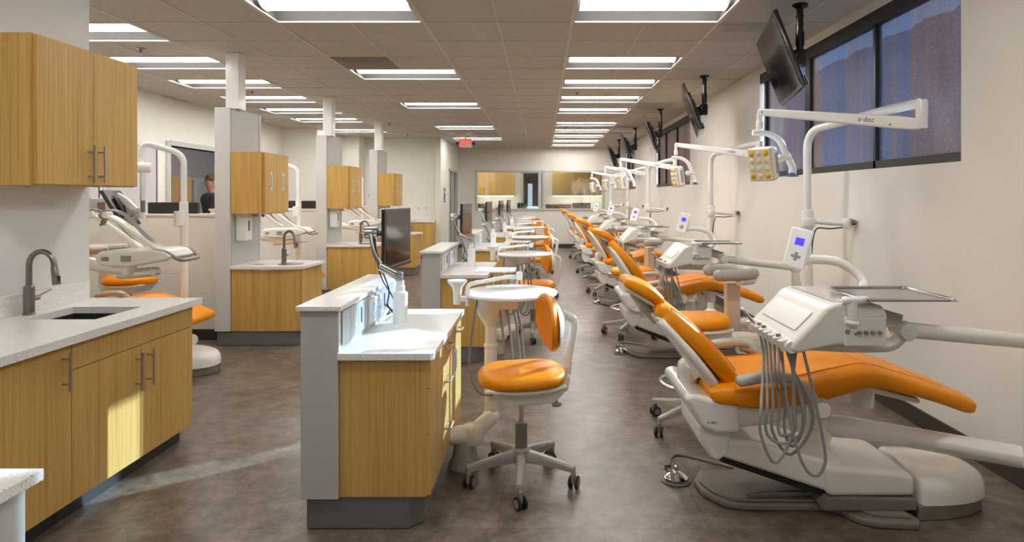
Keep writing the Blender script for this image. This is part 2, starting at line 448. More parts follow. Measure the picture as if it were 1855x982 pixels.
# left wall with opening 8.5-9.8
oy0, oy1, oz = 8.62, 10.75, 2.16
w = MB(); w.box(XL-.14, XL, 3.6, oy0, 0, ZC); w.box(XL-.14, XL, oy1, 12.4, 0, ZC); w.box(XL-.14, XL, oy0, oy1, oz, ZC)
S_(w, 'wall_left', 'wall_paint')
S_(MB().box(XL, XL+.012, 3.6, oy0-.1, 0, .105), 'baseboard_left', 'baseboard_black')
f = MB(); f.box(XL-.15, XL+.02, oy0-.09, oy0+.004, 0, oz+.06); f.box(XL-.15, XL+.02, oy1-.004, oy1+.09, 0, oz+.06); f.box(XL-.15, XL+.02, oy0, oy1, oz, oz+.07)
struct(f.build('door_1', 'laminate_grey', smooth=False))
# far-left wall, jogs, column
w = MB(); w.box(-5.4, -4.57, 12.4, 12.52, 0, ZC); w.box(-4.69, -4.57, 12.52, 14.1, 0, ZC); w.box(-4.57, -4.20, 14.0, 14.12, 0, ZC); w.box(-4.32, -4.20, 14.12, 14.5, 0, ZC)
w.box(-4.2, -2.46, 14.5, 14.62, 0, ZC)
S_(w, 'wall_far_left', 'wall_paint')
w = MB(); dy0, dy1 = 15.45, 16.95
w.box(-2.48, XL*0-2.36, 14.2, dy0, 0, ZC); w.box(-2.48, -2.36, dy1, YF+.14, 0, ZC); w.box(-2.48, -2.36, dy0, dy1, 2.15, ZC)
S_(w, 'wall_side', 'wall_paint')
d = MB().box(-2.5, -2.34, dy0, dy0+.06, 0, 2.15).box(-2.5, -2.34, dy1-.06, dy1, 0, 2.15).box(-2.5, -2.34, dy0, dy1, 2.09, 2.15).box(-2.49, -2.345, 16.17, 16.23, 0, 2.1).build('door_3', 'laminate_grey', smooth=False); struct(d)
MB().box(-2.44, -2.41, dy0+.05, dy1-.05, 0, 2.1).build('door_leaf', 'door_grey', d, smooth=False)
MB().box(-2.41, -2.38, 15.60, 15.66, .95, 1.15, .005).build('door_handle', 'nickel', d)
# room beyond left opening
w = MB(); w.box(-8.0, -7.9, 5, 16.5, 0, ZC); w.box(-8.0, -5.4, 16.4, 16.5, 0, ZC); w.box(-8.0, -5.4, 5, 5.1, 0, ZC)
S_(w, 'wall_corridor', 'wall_paint')

# ceiling light
def ceiling_light():
    t = thing('ceiling_light', '', 'ceiling light', (0, 0, 0), 'recessed ceiling lights in the grid')
    LX_, LY = 2*T-.02, T-.02
    x0, x1, y0, y1 = -LX_/2, LX_/2, -LY/2, LY/2
    h = MB()
    # pan: sloping reflectors
    z0, z1 = 0, .085; c = .10
    prof = [(y0, z0), (y0+.05, .045), (y0+.12, .075), (-.1, z1), (.1, z1), (y1-.12, .075), (y1-.05, .045), (y1, z0)]
    for a, b in zip(prof, prof[1:]):
        vs = [h.bm.verts.new(p) for p in ((x0, a[0], a[1]), (x1, a[0], a[1]), (x1, b[0], b[1]), (x0, b[0], b[1]))]; h.bm.faces.new(vs)
    for x in (x0, x1):
        vs = [h.bm.verts.new((x, a[0], a[1])) for a in prof]; h.bm.faces.new(vs)
    h.build('housing', 'reflector_shaded', t)
    f = MB(); fw = .012
    f.box(x0-.008, x1+.008, y0-.008, y0+fw, -.007, .004).box(x0-.008, x1+.008, y1-fw, y1+.008, -.007, .004).box(x0-.008, x0+fw, y0, y1, -.0068, .004).box(x1-fw, x1+.008, y0, y1, -.0068, .004)
    f.build('frame', 'grid_metal', t, smooth=False)
    d = MB(); R = []
    for x in (x0+.035, x1-.035):
        R.append([Vector((x, -.01+.105*math.cos(a), .062-.052*math.sin(a))) for a in [PI*k/12 for k in range(13)]])
    d.rings(R, caps=True)
    d.build('diffuser', 'diffuser', t)
    for sx in (-1, 1):
        e = MB(); xe = sx*(x1-.032)
        e.rings([[Vector((xx, -.01+.112*math.cos(a), .064-.058*math.sin(a))) for a in [PI*k/12 for k in range(13)]] for xx in (xe-.004, xe+.004)])
        e.build('end_cap', 'outlet_white', t)
    return t
CL = ceiling_light()
def nth(k): return ['nearest', 'second', 'third', 'fourth', 'fifth', 'sixth', 'seventh', 'eighth', 'ninth', 'tenth'][k]
first = True
def place_lights(lst, text):
    global first
    for k, (i, j) in enumerate(lst):
        o = CL if first else copy_tree(CL); first = False
        o.location = (GX+(i+1)*T, GY+(j+.5)*T, ZC)
        o['label'] = text % nth(k)
place_lights(LR, 'long white recessed light, %s from the camera in the row by the hanging televisions')
place_lights(LB, 'long white recessed light, %s from the camera in the middle row above the partitions')
place_lights(LC, 'long white recessed light, %s from the camera in the left row near the towers')
place_lights(LX[:3], 'long white recessed light, %s of the unseen ones added behind the camera')
place_lights(LX[3:5], 'long white recessed light, %s of the unseen ones added in the room beyond the left opening')
place_lights(LX[5:], 'long white recessed light, %s of the unseen ones added in the office behind the far window')
for k, (i, j, m) in enumerate(VENTS):
    v = MB().box(-T/2+.01, T/2-.01, -T/2+.01, T/2-.01, -.008, 0, .002)
    o = v.build('ceiling_vent', m); o.location = (GX+(i+.5)*T, GY+(j+.5)*T, ZC-.001)
    u = MB()
    for q in range(5):
        u.box(-T/2+.03+q*.02, T/2-.03-q*.02, -T/2+.03+q*.05, -T/2+.035+q*.05, -.011, -.008)
    u.build('louvre', m, o)
    tag(o, ['square dark brown ceiling vent near the middle light row', 'grey ceiling vent beside the nearest hanging television', 'grey ceiling vent between the second and third hanging televisions',
            'grey ceiling vent beyond the third hanging television', 'grey ceiling vent near the farthest televisions', 'pale ceiling vent over the left bays behind the first tower',
            'pale ceiling vent near the far left wall', 'ceiling vent above the exit sign'][k], 'vent', 'square ceiling vents')
def sprinkler():
    o = MB().lathe([(.045, 0), (.045, -.005), (.012, -.008), (.012, -.03), (.006, -.032), (.006, -.045)]).lathe([(.022, -.045), (.022, -.048)]).build('sprinkler', 'brushed')
    return o
SP = sprinkler()
for k, (x, y, t_) in enumerate([(-3.78, 5.75, 'small sprinkler head above the left counter beside the first left light'), (-3.85, 8.1, 'small sprinkler head over the left bays past the first tower'),
                                (.47, 8.2, 'small sprinkler head between the right row lights, nearest'), (.47, 12.3, 'small sprinkler head in the right light row far away'), (-3.0, 13.6, 'small sprinkler head near the far left wall'), (-2.9, 11.6, 'small sprinkler head beside the last left light')]):
    o = SP if k == 0 else copy_tree(SP); o.location = (x, y, ZC); tag(o, t_, 'sprinkler', 'ceiling sprinklers')
for k, x in enumerate((-1.95, -1.6)):
    o = MB().lathe([(.07, 0), (.07, -.02), (.05, -.035), (.0, -.036)]).build('smoke_detector', 'outlet_white'); o.location = (x, 13.4 if k else 13.2, ZC)
    tag(o, 'round white smoke detector, %s of the two above the exit sign' % ('right' if k else 'left'), 'smoke detector')
# exit sign
t = thing('exit_sign', 'red lettered exit sign with two round emergency lamps hanging from the ceiling', 'sign', (-1.755, 14.0, 2.66))
MB().box(-.145, .145, -.02, .02, -.095, .095, .006).build('sign_box', 'exit_white', t)
MB().box(-.02, .02, -.012, .012, .095, .17).build('bracket', 'exit_white', t)
k = lettering('EXIT', .20, 'exit_red', t, (0, -.0215, 0), (PI/2, 0, 0)); k.scale = (.62, .95, 1)
for sx in (-1, 1):
    q = MB().lathe([(.03, .03), (.036, .0), (.036, -.02), (.02, -.028)], c=(sx*.185, 0, 0), axis='y').build('lamp_head', 'black_satin', t)
    MB().box(min(sx*.14, sx*.18), max(sx*.14, sx*.18), -.01, .01, -.01, .01).build('lamp_bracket', 'exit_white', t)
# ------------------------------------------------------------------ left sink casework
XF = -2.05      # door plane
def bar_handle(parent, x, y, z0, z1, off=.035, r=.006, name='handle', d=1):
    h = MB(); h.cyl((x+off*d, y, z0), (x+off*d, y, z1), r, n=12)
    for z in (z0+(z1-z0)*.17, z1-(z1-z0)*.17): h.cyl((x, y, z), (x+off*d, y, z), r*.75, n=8)
    return h.build(name, 'nickel', parent)
def cabinet(name, label, y0, y1, x0, x1, z0, z1, doors, group=None, toe=False, panel_top=None, hz=None):
    zb = .60 if panel_top else z1
    """doors: list of (ya, yb, za, zb, handle y or None)"""
    t = thing(name, label, 'cabinet', ((x0+x1)/2, (y0+y1)/2, 0 if toe else z0), group)
    o = tuple(t.location)
    MB(o).box(x0, x1-.021, y0+.001, y1-.001, z0, zb).box(x0, x1-.021, y1-.02, y1-.001, z0, z1).build('body', 'bamboo', t, smooth=False)
    if toe: MB(o).box(x0, x1-.075, y0+.002, y1-.002, 0, z0).build('toe_kick', 'black_frame', t, smooth=False)
    if panel_top: MB(o).box(x1-.02, x1, y0+.002, y1-.002, panel_top, z1-.003, .001).build('top_panel', 'bamboo', t)
    for (ya, yb, za, zb, hy, ha, hb) in doors:
        d = MB(o).box(x1-.02, x1, ya+.0018, yb-.0018, za, zb, .0012).build('door', 'bamboo', t)
        if hy is not None:
            h = bar_handle(d, x1-o[0], hy-o[1], ha-o[2], hb-o[2])
    return t
cabinet('base_cabinet', 'tall bamboo base cabinet door at the left edge of the picture', 2.06, 2.66, -2.66, XF, .10, .795, [(2.06, 2.66, .10, .795, 2.61, .60, .765)], toe=True)
cabinet('base_cabinet', 'bamboo sink base cabinet with two lower doors and long bar handles', 2.66, 3.58, -2.66, XF, .10, .795,
        [(2.66, 3.12, .10, .672, 3.08, .455, .645), (3.12, 3.58, .10, .672, 3.17, .455, .645)], toe=True, panel_top=.676)
cabinet('base_cabinet', 'bamboo base cabinet out of view at the near end of the sink counter', 1.4, 2.06, -2.66, XF, .10, .795, [(1.4, 2.06, .10, .795, None, 0, 0)], toe=True)
cabinet('wall_cabinet', 'bamboo wall cabinet with two doors and bar handles above the left sink', 2.85, 3.58, -2.668, -2.37, 1.487, 2.20,
        [(2.865, 3.225, 1.492, 2.196, 3.19, 1.505, 1.70), (3.225, 3.577, 1.492, 2.196, 3.262, 1.505, 1.70)])
# worktop with sink cut-out
c = MB()
zt, zb_ = .833, .797; sx0, sx1, sy0, sy1 = -2.545, -2.18, 2.98, 3.32
xa, xb, ya, yb = -2.668, -2.015, 1.4, 3.62
c.box(xa, sx0, ya, yb, zb_, zt); c.box(sx1, xb, ya, yb, zb_, zt); c.box(sx0, sx1, ya, sy0, zb_, zt); c.box(sx0, sx1, sy1, yb, zb_, zt)
o = c.build('worktop', 'quartz', smooth=False)
tag(o, 'white speckled quartz worktop with backsplash over the left cabinets', 'worktop')
MB().box(-2.669, -2.65, 1.4, 3.58, zt, zt+.105, .002).build('backsplash', 'quartz', o)
s = MB(); r_ = .012
s.box(sx0-.006, sx0+.004, sy0-.006, sy1+.006, .63, zb_+.001).box(sx1-.004, sx1+.006, sy0-.006, sy1+.006, .63, zb_+.001).box(sx0, sx1, sy0-.006, sy0+.004, .63, zb_+.001).box(sx0, sx1, sy1-.004, sy1+.006, .63, zb_+.001).box(sx0, sx1, sy0, sy1, .625, .635)
s.build('sink_bowl', 'steel_sink', o, smooth=False)
def faucet(loc, label, rz=0, sc=1.0, group=None):
    t = thing('faucet', label, 'faucet', loc, group, rz)
    MB().lathe([(.030, 0), (.030, .006), (.026, .01), (.026, .15), (.022, .155), (.018, .16)]).build('body', 'brushed', t)
    P = [(0, 0, .15), (0, 0, .27)]+[(.075-.075*math.cos(a), 0, .27+.075*math.sin(a)) for a in [PI*k/14 for k in range(15)]]+[(.158, 0, .24)]
    MB().tube([Vector(p) for p in P], .0145, 14).build('spout', 'brushed', t)
    h = MB().cyl((.150, 0, .262), (.166, 0, .165), .017, .0195, bev=.003).build('spray_head', 'brushed', t)
    MB().box(.172, .182, -.008, .008, .185, .215, .003).build('button', 'black_satin', h)
    l = MB().cyl((0, 0, .085), (0, .058, .085), .015, bev=.003); l.cyl((0, .045, .09), (0, .135, .118), .0055, .0045, n=10)
    l.build('lever', 'brushed', t)
    t.scale = (sc,)*3
    return t
faucet((-2.605, 3.10, zt), 'large brushed steel gooseneck faucet at the left sink', rz=-.1, sc=.93)

# ------------------------------------------------------------------ partition workstations (middle row)
def oval_poly(cx, cy, w, h, n=10):
    r = w/2; P = []
    for k in range(n+1): a = PI*k/n; P.append((cx+r*math.cos(a), cy+h/2-r+r*math.sin(a)))
    for k in range(n+1): a = PI+PI*k/n; P.append((cx+r*math.cos(a), cy-h/2+r+r*math.sin(a)))
    return P
def workstation():
    o = (-.75, 3.1, 0)
    t = thing('workstation', '', 'workstation', o, 'bamboo workstations along the middle of the room')
    p = MB(o); p.box(-1.03, -.87, 2.6, 3.65, .14, .945, .004).build('partition', 'laminate_grey', t)
    MB(o).box(-.872, -.866, 2.6, 2.628, .767, .945).build('edge_strip', 'laminate_edge', t)
    MB(o).box(-1.045, -.852, 2.585, 3.665, .946, .966, .002).build('cap', 'quartz', t)
    MB(o).prism([(-.868, 2.615), (-.495, 2.615), (-.495, 3.60), (-.868, 3.60)], 'z', .145, .735).build('body', 'bamboo', t, smooth=False)
    MB(o).prism([(-.87, 2.59), (-.475, 2.59), (-.462, 2.603), (-.462, 3.63), (-.87, 3.63)], 'z', .736, .765, .0015).build('worktop', 'quartz', t)
    MB(o).prism([(-1.015, 2.625), (-.58, 2.625), (-.52, 2.68), (-.52, 3.58), (-1.015, 3.58)], 'z', 0, .143, .01).build('plinth', 'plinth_grey', t)
    q = MB(o); q.box(-.855, -.850, 2.617, 2.627, 0, .143)
    X = -.496
    rows = [(.610, .733), (.412, .607), (.150, .409)]
    for (a, b) in rows:
        d = MB(o).box(X, X+.018, 2.618, 3.235, a, b, .0015).build('drawer', 'bamboo_sunlit', t)
        hy, hz = 3.03, (a+b)/2+.02
        h = MB(o); h.tube(fillet([(X+.015, hy-.055, hz), (X+.05, hy-.055, hz), (X+.05, hy+.055, hz), (X+.015, hy+.055, hz)], .022), .005, 8); h.build('handle', 'nickel', d)
    d = MB(o).box(X, X+.018, 3.24, 3.6, .610, .733, .0015).build('drawer', 'bamboo_sunlit', t)
    h = MB(o); h.tube(fillet([(X+.015, 3.36, .69), (X+.05, 3.36, .69), (X+.05, 3.47, .69), (X+.015, 3.47, .69)], .022), .005, 8); h.build('handle', 'nickel', d)
    MB(o).box(X, X+.018, 3.24, 3.6, .150, .607, .0015).build('door', 'bamboo_sunlit', t)
    v = MB(o).box(X+.018, X+.024, 3.275, 3.40, .47, .60, .002).build('vent_plate', 'outlet_white', t)
    w = MB(o)
    for k in range(6): w.box(X+.0235, X+.0255, 3.285, 3.39, .49+k*.017, .498+k*.017)
    w.build('slot', 'hose_grey', v)
    # service panel on the inner side of the partition
    for (a, b) in ((2.64, 2.745), (2.75, 2.86), (2.865, 2.97), (2.975, 3.26), (3.27, 3.55)):
        MB(o).box(-.868, -.861, a, b, .79, .935, .0015).build('service_panel', 'panel_silver', t)
    MB(o).box(-.861, -.858, 2.785, 2.812, .835, .905, .001).build('outlet', 'outlet_white', t)
    MB(o).box(-.861, -.8585, 2.905, 2.915, .835, .905).build('slot', 'black_satin', t)
    MB(o).box(-.861, -.8585, 3.33, 3.34, .835, .905).build('slot', 'black_satin', t)
    c = MB(o).box(-.861, -.845, 3.02, 3.215, .80, .925, .005).build('control_panel', 'outlet_white', t)
    u = MB(o)
    for (y, z, w_, h_) in ((3.05, .882, .035, .018), (3.06, .857, .022, .02), (3.12, .86, .012, .05), (3.15, .875, .012, .03), (3.17, .85, .02, .015), (3.05, .82, .13, .005), (3.045, .83, .004, .06), (3.09, .84, .05, .006)):
        u.box(-.8455, -.8445, y, y+w_, z, z+h_)
    u.build('display', 'display_blue', c, smooth=False)
    return t
WS = workstation()
GLASSN = ['nearest', 'second', 'third', 'fourth', 'fifth', 'sixth']
WS['label'] = 'nearest bamboo workstation with grey partition and white quartz top beside the orange stool'
lab = ['bamboo drawer workstation, second from the camera in the middle row', 'bamboo drawer workstation, third from the camera in the middle row', 'bamboo drawer workstation, fourth from the camera in the middle row', 'bamboo drawer workstation at the far end of the middle row', ]
for k in range(1, 5): copy_tree(WS, (-.75, 3.1+PITCH*k, 0), label=lab[k-1])
copy_tree(WS, (-.75, 3.1-PITCH+.0, 0), label='grey partition end with white cap in the bottom left corner of the picture')

def pc_monitor():
    o = (-.75, 3.23, .765)
    t = thing('monitor', '', 'monitor', o, 'black monitors on jointed arms in the middle row')
    MB(o).lathe([(.039, .765), (.039, .88), (.037, .882), (.039, .884), (.039, .925), (.03, .932), (.024, .934), (.024, .96), (.020, .965), (.020, .99)], c=(-.75, 3.23, 0)).build('arm_base', 'plastic_clean', t)
    a = MB(o); a.box(-.775, -.735, 3.21, 3.25, .985, 1.035, .008); a.tube([(-.755, 3.23, 1.02), (-.86, 3.25, 1.07)], [.017, .014], 10); a.tube([(-.755, 3.20, 1.0), (-.86, 3.22, 1.05)], .009, 8)
    a.build('lower_arm', 'nickel', t)
    b = MB(o); b.tube(spline([(-.86, 3.25, 1.07), (-.90, 3.27, 1.14), (-.93, 3.31, 1.24)]), [.014, .012], 10); b.tube(spline([(-.865, 3.285, 1.06), (-.90, 3.30, 1.14), (-.925, 3.34, 1.24)]), .009, 8)
    b.build('upper_arm', 'brushed', t)
    c = MB(o); c.cyl((-.965, 3.32, 1.235), (-.895, 3.33, 1.235), .032, bev=.006); c.cyl((-.90, 3.33, 1.235), (-.86, 3.42, 1.22), .02, bev=.004)
    c.build('joint', 'nickel', t)
    # screen: faces +X, turned slightly to the camera
    n = MB(); n.box(-.022, .0, -.23, .23, -.165, .165, .006); n.box(-.05, -.02, -.13, .13, -.10, .10, .01); n.box(-.02, .003, -.235, .235, -.172, -.150, .004)
    s = n.build('screen_housing', 'black_gloss', t); s.location = (-.822+.75, 3.50-3.23, 1.20-.765); s.rotation_euler = (0, 0, math.radians(-5))
    MB().box(.0005, .0015, -.212, .212, -.142, .15).build('display_glass', 'screen_black', s, smooth=False)
    w = MB(o)
    w.tube(spline([(-.90, 3.30, 1.12), (-.85, 3.27, 1.02), (-.82, 3.27, .93), (-.835, 3.30, .85), (-.80, 3.27, .82), (-.81, 3.32, .80), (-.858, 3.36, .84)]), .004, 6)
    w.tube(spline([(-.90, 3.31, 1.10), (-.86, 3.28, .99), (-.81, 3.29, .90), (-.80, 3.31, .83), (-.83, 3.27, .80), (-.83, 3.33, .815), (-.858, 3.37, .83)]), .0035, 6)
    w.build('cable', 'rubber', t)
    return t
PM = pc_monitor(); PM['label'] = 'nearest black monitor on a silver arm and white post, on the front workstation'
for k in range(1, 5):
    copy_tree(PM, (-.68, 3.23+PITCH*k+.02, .765), label='black monitor on a silver jointed arm, %s from the camera' % nth(k))

# round table (assistant's instrument table)
def round_table():
    o = (-.29, 3.45, 0)
    t = thing('instrument_table', '', 'table', o, 'round white instrument tables beside the workstations')
    f = MB(o); f.lathe([(.085, 0), (.085, .02), (.07, .04), (.055, .13), (.05, .16)], c=(-.41, 3.25, 0)); f.build('floor_mount', 'plastic_grey', t)
    a = MB(o); a.tube(fillet([(-.49, 3.22, .17), (-.37, 3.25, .17)], .05), [.045, .055], 16); a.cyl((-.37, 3.25, .12), (-.37, 3.25, .22), .06, bev=.02)
    a.tube([(-.37, 3.25, .17), (-.29, 3.44, .19)], [.045, .045], 16); a.ball((-.29, 3.45, .19), .05)
    a.build('swing_arm', 'plastic_white', t)
    MB(o).lathe([(.036, .20), (.036, .58), (.040, .585), (.040, .60), (.032, .61), (.032, .70)], c=(-.29, 3.45, 0)).build('column', 'plastic_white', t)
    h = MB(o).lathe([(.034, .70), (.045, .72), (.07, .76), (.085, .81), (.088, .85), (.088, .868), (.06, .88)], c=(-.29, 3.45, 0)); h.box(-.28, -.13, 3.39, 3.51, .80, .875, .02)
    h.build('valve_housing', 'plastic_white', t)
    MB(o).box(-.1305, -.129, 3.43, 3.47, .815, .86).build('label_plate', 'hose_grey', t)
    MB(o).lathe([(.0, .878), (.245, .878), (.26, .884), (.262, .891), (.26, .897), (.252, .90), (.0, .90)], c=(-.175, 3.45, 0), n=56).build('table_top', 'plastic_clean', t)
    c = MB(o).lathe([(.022, .83), (.025, .90), (.03, .925), (.055, .955), (.055, .965), (.045, .962), (.0, .945)], c=(-.475, 3.42, 0)); c.box(-.48, -.40, 3.405, 3.435, .845, .875, .006)
    c.build('cup_holder', 'plastic_white', t)
    r = MB(o); r.tube(fillet([(-.41, 3.36, .83), (-.41, 3.36, .945), (-.37, 3.38, .955), (-.20, 3.60, .96), (-.14, 3.62, .955)], .035), .012, 10); r.box(-.155, -.115, 3.58, 3.66, .94, .985, .01)
    r.build('tray_arm', 'plastic_clean', t)
    y = MB(o); y.box(-.40, -.16, 3.60, 3.80, .985, .993, .003); 
    y.build('tray', 'plastic_clean', t)
    z = MB(o)
    for q in range(7): z.box(-.39+q*.033, -.385+q*.033, 3.61, 3.79, .9925, .9945)
    z.build('tray_rib', 'outlet_white', t)
    H = [((-.36, 3.40, .86), .30), ((-.24, 3.40, .82), .34), ((-.20, 3.41, .82), .36), ((-.16, 3.42, .80), .33), ((-.14, 3.46, .80), .31)]
    for k, (p, low) in enumerate(H):
        if k == 0: P = [p, (-.385, 3.37, .70), (-.40, 3.36, .50), (-.36, 3.38, .36), (-.28, 3.40, .33), (-.24, 3.42, .40)]
        else:
            P = [p, (p[0]+.02, p[1]-.02, .70), (p[0]+.035, p[1]-.02, .5), (p[0]+.01, p[1], low+.03), (p[0]-.04, p[1], low), (-.255, 3.43, .42)]
        MB(o).tube(spline(P), .0065, 8).build('hose', 'hose_grey', t)
    return t
RT = round_table(); RT['label'] = 'nearest round white instrument table on a column behind the front orange stool'
for k, (x, y) in enumerate([(-.28, 5.80), (-.28, 8.25), (-.30, 10.9), (-.33, 13.6)]):
    copy_tree(RT, (x, y, 0), rz=.0 if k % 2 else -.12, label='round white instrument table, %s from the camera in the middle row' % nth(k+1))

# ------------------------------------------------------------------ operator stool
def casters(mbs, cx, cy, R, ang0, z=.05, n=5, wheel='rubber'):
    pass
def rsq(hw, hl, e, n=40):
    return [(math.copysign(abs(math.cos(2*PI*k/n))**(2/e), math.cos(2*PI*k/n))*hw, math.copysign(abs(math.sin(2*PI*k/n))**(2/e), math.sin(2*PI*k/n))*hl) for k in range(n)]
def star_base(t, R=.27, a0=-PI/2, zh=.12, col='plastic_taupe', mat2='plastic_taupe'):
    b = MB(); b.lathe([(.035, .10), (.045, .105), (.045, .165), (.030, .175), (.028, .18)])
    for k in range(5):
        a = a0+2*PI*k/5; c, s = math.cos(a), math.sin(a)
        M = Matrix.Rotation(a, 4, 'Z')
        R_ = []
        for (x, hw, z0, z1) in ((.02, .026, .108, .165), (.10, .022, .105, .152), (.20, .019, .096, .132), (R-.01, .017, .088, .118), (R+.008, .013, .09, .113)):
            R_.append([M @ Vector((x, u*hw, z0+(z1-z0)*v)) for (u, v) in ((-1, 0), (-1, .75), (-.6, 1), (.6, 1), (1, .75), (1, 0))])
        b.rings(R_)
        b.cyl((c*R, s*R, .075), (c*R, s*R, .10), .012, n=10)
    base = b.build('star_base', col, t)
    for k in range(5):
        a = a0+2*PI*k/5; c, s = math.cos(a), math.sin(a)
        M = Matrix.Translation((c*R, s*R, 0)) @ Matrix.Rotation(a0*.0+a+.6+k*.9, 4, 'Z')
        w = MB()
        for sg in (-1, 1):
            w.lathe([(.026, sg*.009), (.031, sg*.011), (.0315, sg*.02), (.026, sg*.024)], c=(.012, 0, .0315), axis='y', n=20)
        w.bm.transform(M)
        cs = w.build('caster', 'rubber', base)
        h = MB()
        for sg in (-1, 1): h.lathe([(.020, sg*.0235), (.020, sg*.0255), (.006, sg*.027)], c=(.012, 0, .0315), axis='y', n=16)
        h.box(-.012, .022, -.007, .007, .03, .085, .004)
        h.bm.transform(M)
        h.build('wheel_hub', 'wheel_grey', base)
    return base
def stool_seat(t, zs, hw=.215, hl=.20, th=.055):
    m = MB()
    prof = [(0, .90), (.008, .97), (.018, 1.0), (.034, 1.0), (.048, .96), (.056, .88), (.061, .70), (.064, .4), (.0645, .15)]
    R_ = []
    for (z, s) in prof:
        zz = zs-.0645+z
        ring = []
        for (x, y) in rsq(hw, hl, 2.9):
            q = (x/hw)
            ring.append(Vector((x*s*(1-.10*(y/hl)**2*(1 if x < 0 else .3)), y*s, zz+(.010*q*q if z > .03 else 0)-(.012*max(0, -q)**3))))
        R_.append(ring)
    m.rings(R_)
    c = m.build('seat', 'leather', t, angle=50)
    p = MB(); p.cushion(smooth_path([(-.18, zs-.070, .15, .012), (-.05, zs-.078, .18, .014), (.08, zs-.078, .18, .014), (.19, zs-.070, .15, .012)]), 0, e=4)
    p.prism([(-.10, zs-.15), (.14, zs-.155), (.20, zs-.10), (.19, zs-.08), (-.17, zs-.08)], 'y', -.13, .13, .02)
    p.build('seat_pan', 'plastic_white', t)
def operator_stool():
    t = thing('operator_stool', '', 'stool', (0, 0, 0), 'orange operator stools with backrests')
    star_base(t, a0=-PI/2-.22, col='stool_grey')
    MB().lathe([(.030, .175), (.030, .29), (.027, .295)]).build('column_cover', 'plastic_taupe', t)
    MB().lathe([(.013, .29), (.013, .43)], n=16).build('gas_lift', 'chrome', t)
    zs = .575
    stool_seat(t, zs)
    u = MB(); u.prism([(.08, zs-.145), (.17, zs-.15), (.235, zs-.13), (.25, zs-.07), (.24, zs-.045), (.20, zs-.08), (.10, zs-.09)], 'y', -.03, .03, .008)
    u.build('back_bracket', 'plastic_white', t)
    l = MB(); l.cyl((.16, -.03, zs-.115), (.16, -.075, zs-.115), .014, bev=.003); l.cyl((.16, -.065, zs-.115), (.165, -.07, zs-.165), .008); l.ball((.167, -.07, zs-.178), .02, (1.3, .8, .6))
    l.build('lever', 'plastic_grey', t)
    p = MB(); P = fillet([(.235, 0, zs-.05), (.275, 0, zs+.18), (.278, 0, zs+.225), (.215, 0, zs+.262)], .04)
    p.tube(P, .017, 12, sx=1.3); p.build('back_post', 'plastic_white', t)
    MB().tube([(.228, 0, zs-.09), (.240, 0, zs-.03)], .009, 8).build('post_rod', 'chrome', t)
    # backrest: curved kidney pad
    zc, hh, hw = zs+.222, .142, .195
    def pad(name, mat, x_off, th, kh, kw):
        m = MB(); R_ = []
        for k in range(15):
            v = -1+2*k/14; vz = math.sin(v*PI/2)
            w_ = hw*kw*max(.03, (1-abs(vz)**2.3))**.5; tt = th*max(.12, (1-abs(vz)**6))**.5
            ring = []
            for q in range(28):
                a = 2*PI*q/28; yy = math.copysign(abs(math.cos(a))**(2/2.6), math.cos(a))*w_; nn = math.copysign(abs(math.sin(a))**(2/2.6), math.sin(a))*tt
                ring.append(Vector((x_off+.20-1.6*yy*yy+nn-.05*(vz)**2*(1 if vz > 0 else .5), yy, zc+vz*hh*kh)))
            R_.append(ring)
        m.rings(R_); return m.build(name, mat, t, angle=60)
    pad('backrest', 'leather', -.02, .026, 1, 1)
    pad('back_shell', 'plastic_clean', .008, .012, .86, .92)
    return t
OS = operator_stool(); OS.location = (-.105, 3.07, 0); OS.rotation_euler = (0, 0, .22)
OS['label'] = 'nearest orange padded stool with curved backrest and five-star caster base'
for k, (x, y, rz) in enumerate([(-.09, 6.2, .2), (-.05, 8.75, .2), (-.06, 11.5, .1), (-.10, 14.3, 2.2)]):
    copy_tree(OS, (x, y, 0), rz=rz, label='orange padded stool with backrest, %s from the camera along the middle row' % nth(k+1))

# assistant stool with foot ring and arm rest
def assistant_stool():
    t = thing('assistant_stool', '', 'stool', (0, 0, 0), 'tall orange assistant stools with foot rings and arm bars')
    star_base(t, R=.29, a0=-2.6, col='plastic_grey')
    MB().lathe([(.032, .175), (.032, .42), (.026, .425)]).build('column_cover', 'plastic_grey', t)
    MB().lathe([(.014, .42), (.014, .58)], n=16).build('gas_lift', 'chrome', t)
    r = MB(); r.tube([Vector((.21*math.cos(a), .21*math.sin(a), .28)) for a in [2*PI*k/40 for k in range(40)]], .012, 10, closed=True)
    r.build('foot_ring', 'chrome', t)
    q = MB()
    for k in range(3):
        a = 2.1*k+.4; q.tube([(0, 0, .265), (.205*math.cos(a), .205*math.sin(a), .275)], .008, 8)
    q.lathe([(.04, .25), (.04, .30)]); q.build('ring_spoke', 'plastic_grey', t)
    stool_seat(t, .70, hw=.21, hl=.19)
    c = MB(); c.cushion([(.05, .60, .045, .012), (.20, .60, .045, .014), (.235, .615, .045, .014)], 0)
    c.build('arm_bracket', 'plastic_grey', t)
    MB().box(.19, .275, -.035, .035, .60, .90, .008).build('arm_post', 'peach', t)
    a = MB()
    P = [(-.10, -.26), (.02, -.30), (.16, -.30), (.27, -.24), (.30, -.13), (.27, -.03), (.20, .01)]
    P = [(.13, .16), (.22, .20), (.33, .17), (.37, .07), (.34, -.04), (.24, -.10), (.12, -.11)]
    sp = spline([(x, y, .955) for (x, y) in P]); a.tube(sp, .036, 14, sx=1.15)
    for p in (sp[0], sp[-1]): a.ball(p, .036)
    a.build('arm_rest', 'plastic_grey', t)
    MB().tube(spline([(x, y, .918) for (x, y) in P[1:-1]]), .026, 12).build('rest_tray', 'plastic_white', t)
    return t
AS = assistant_stool(); AS.location = (.95, 3.80, 0)
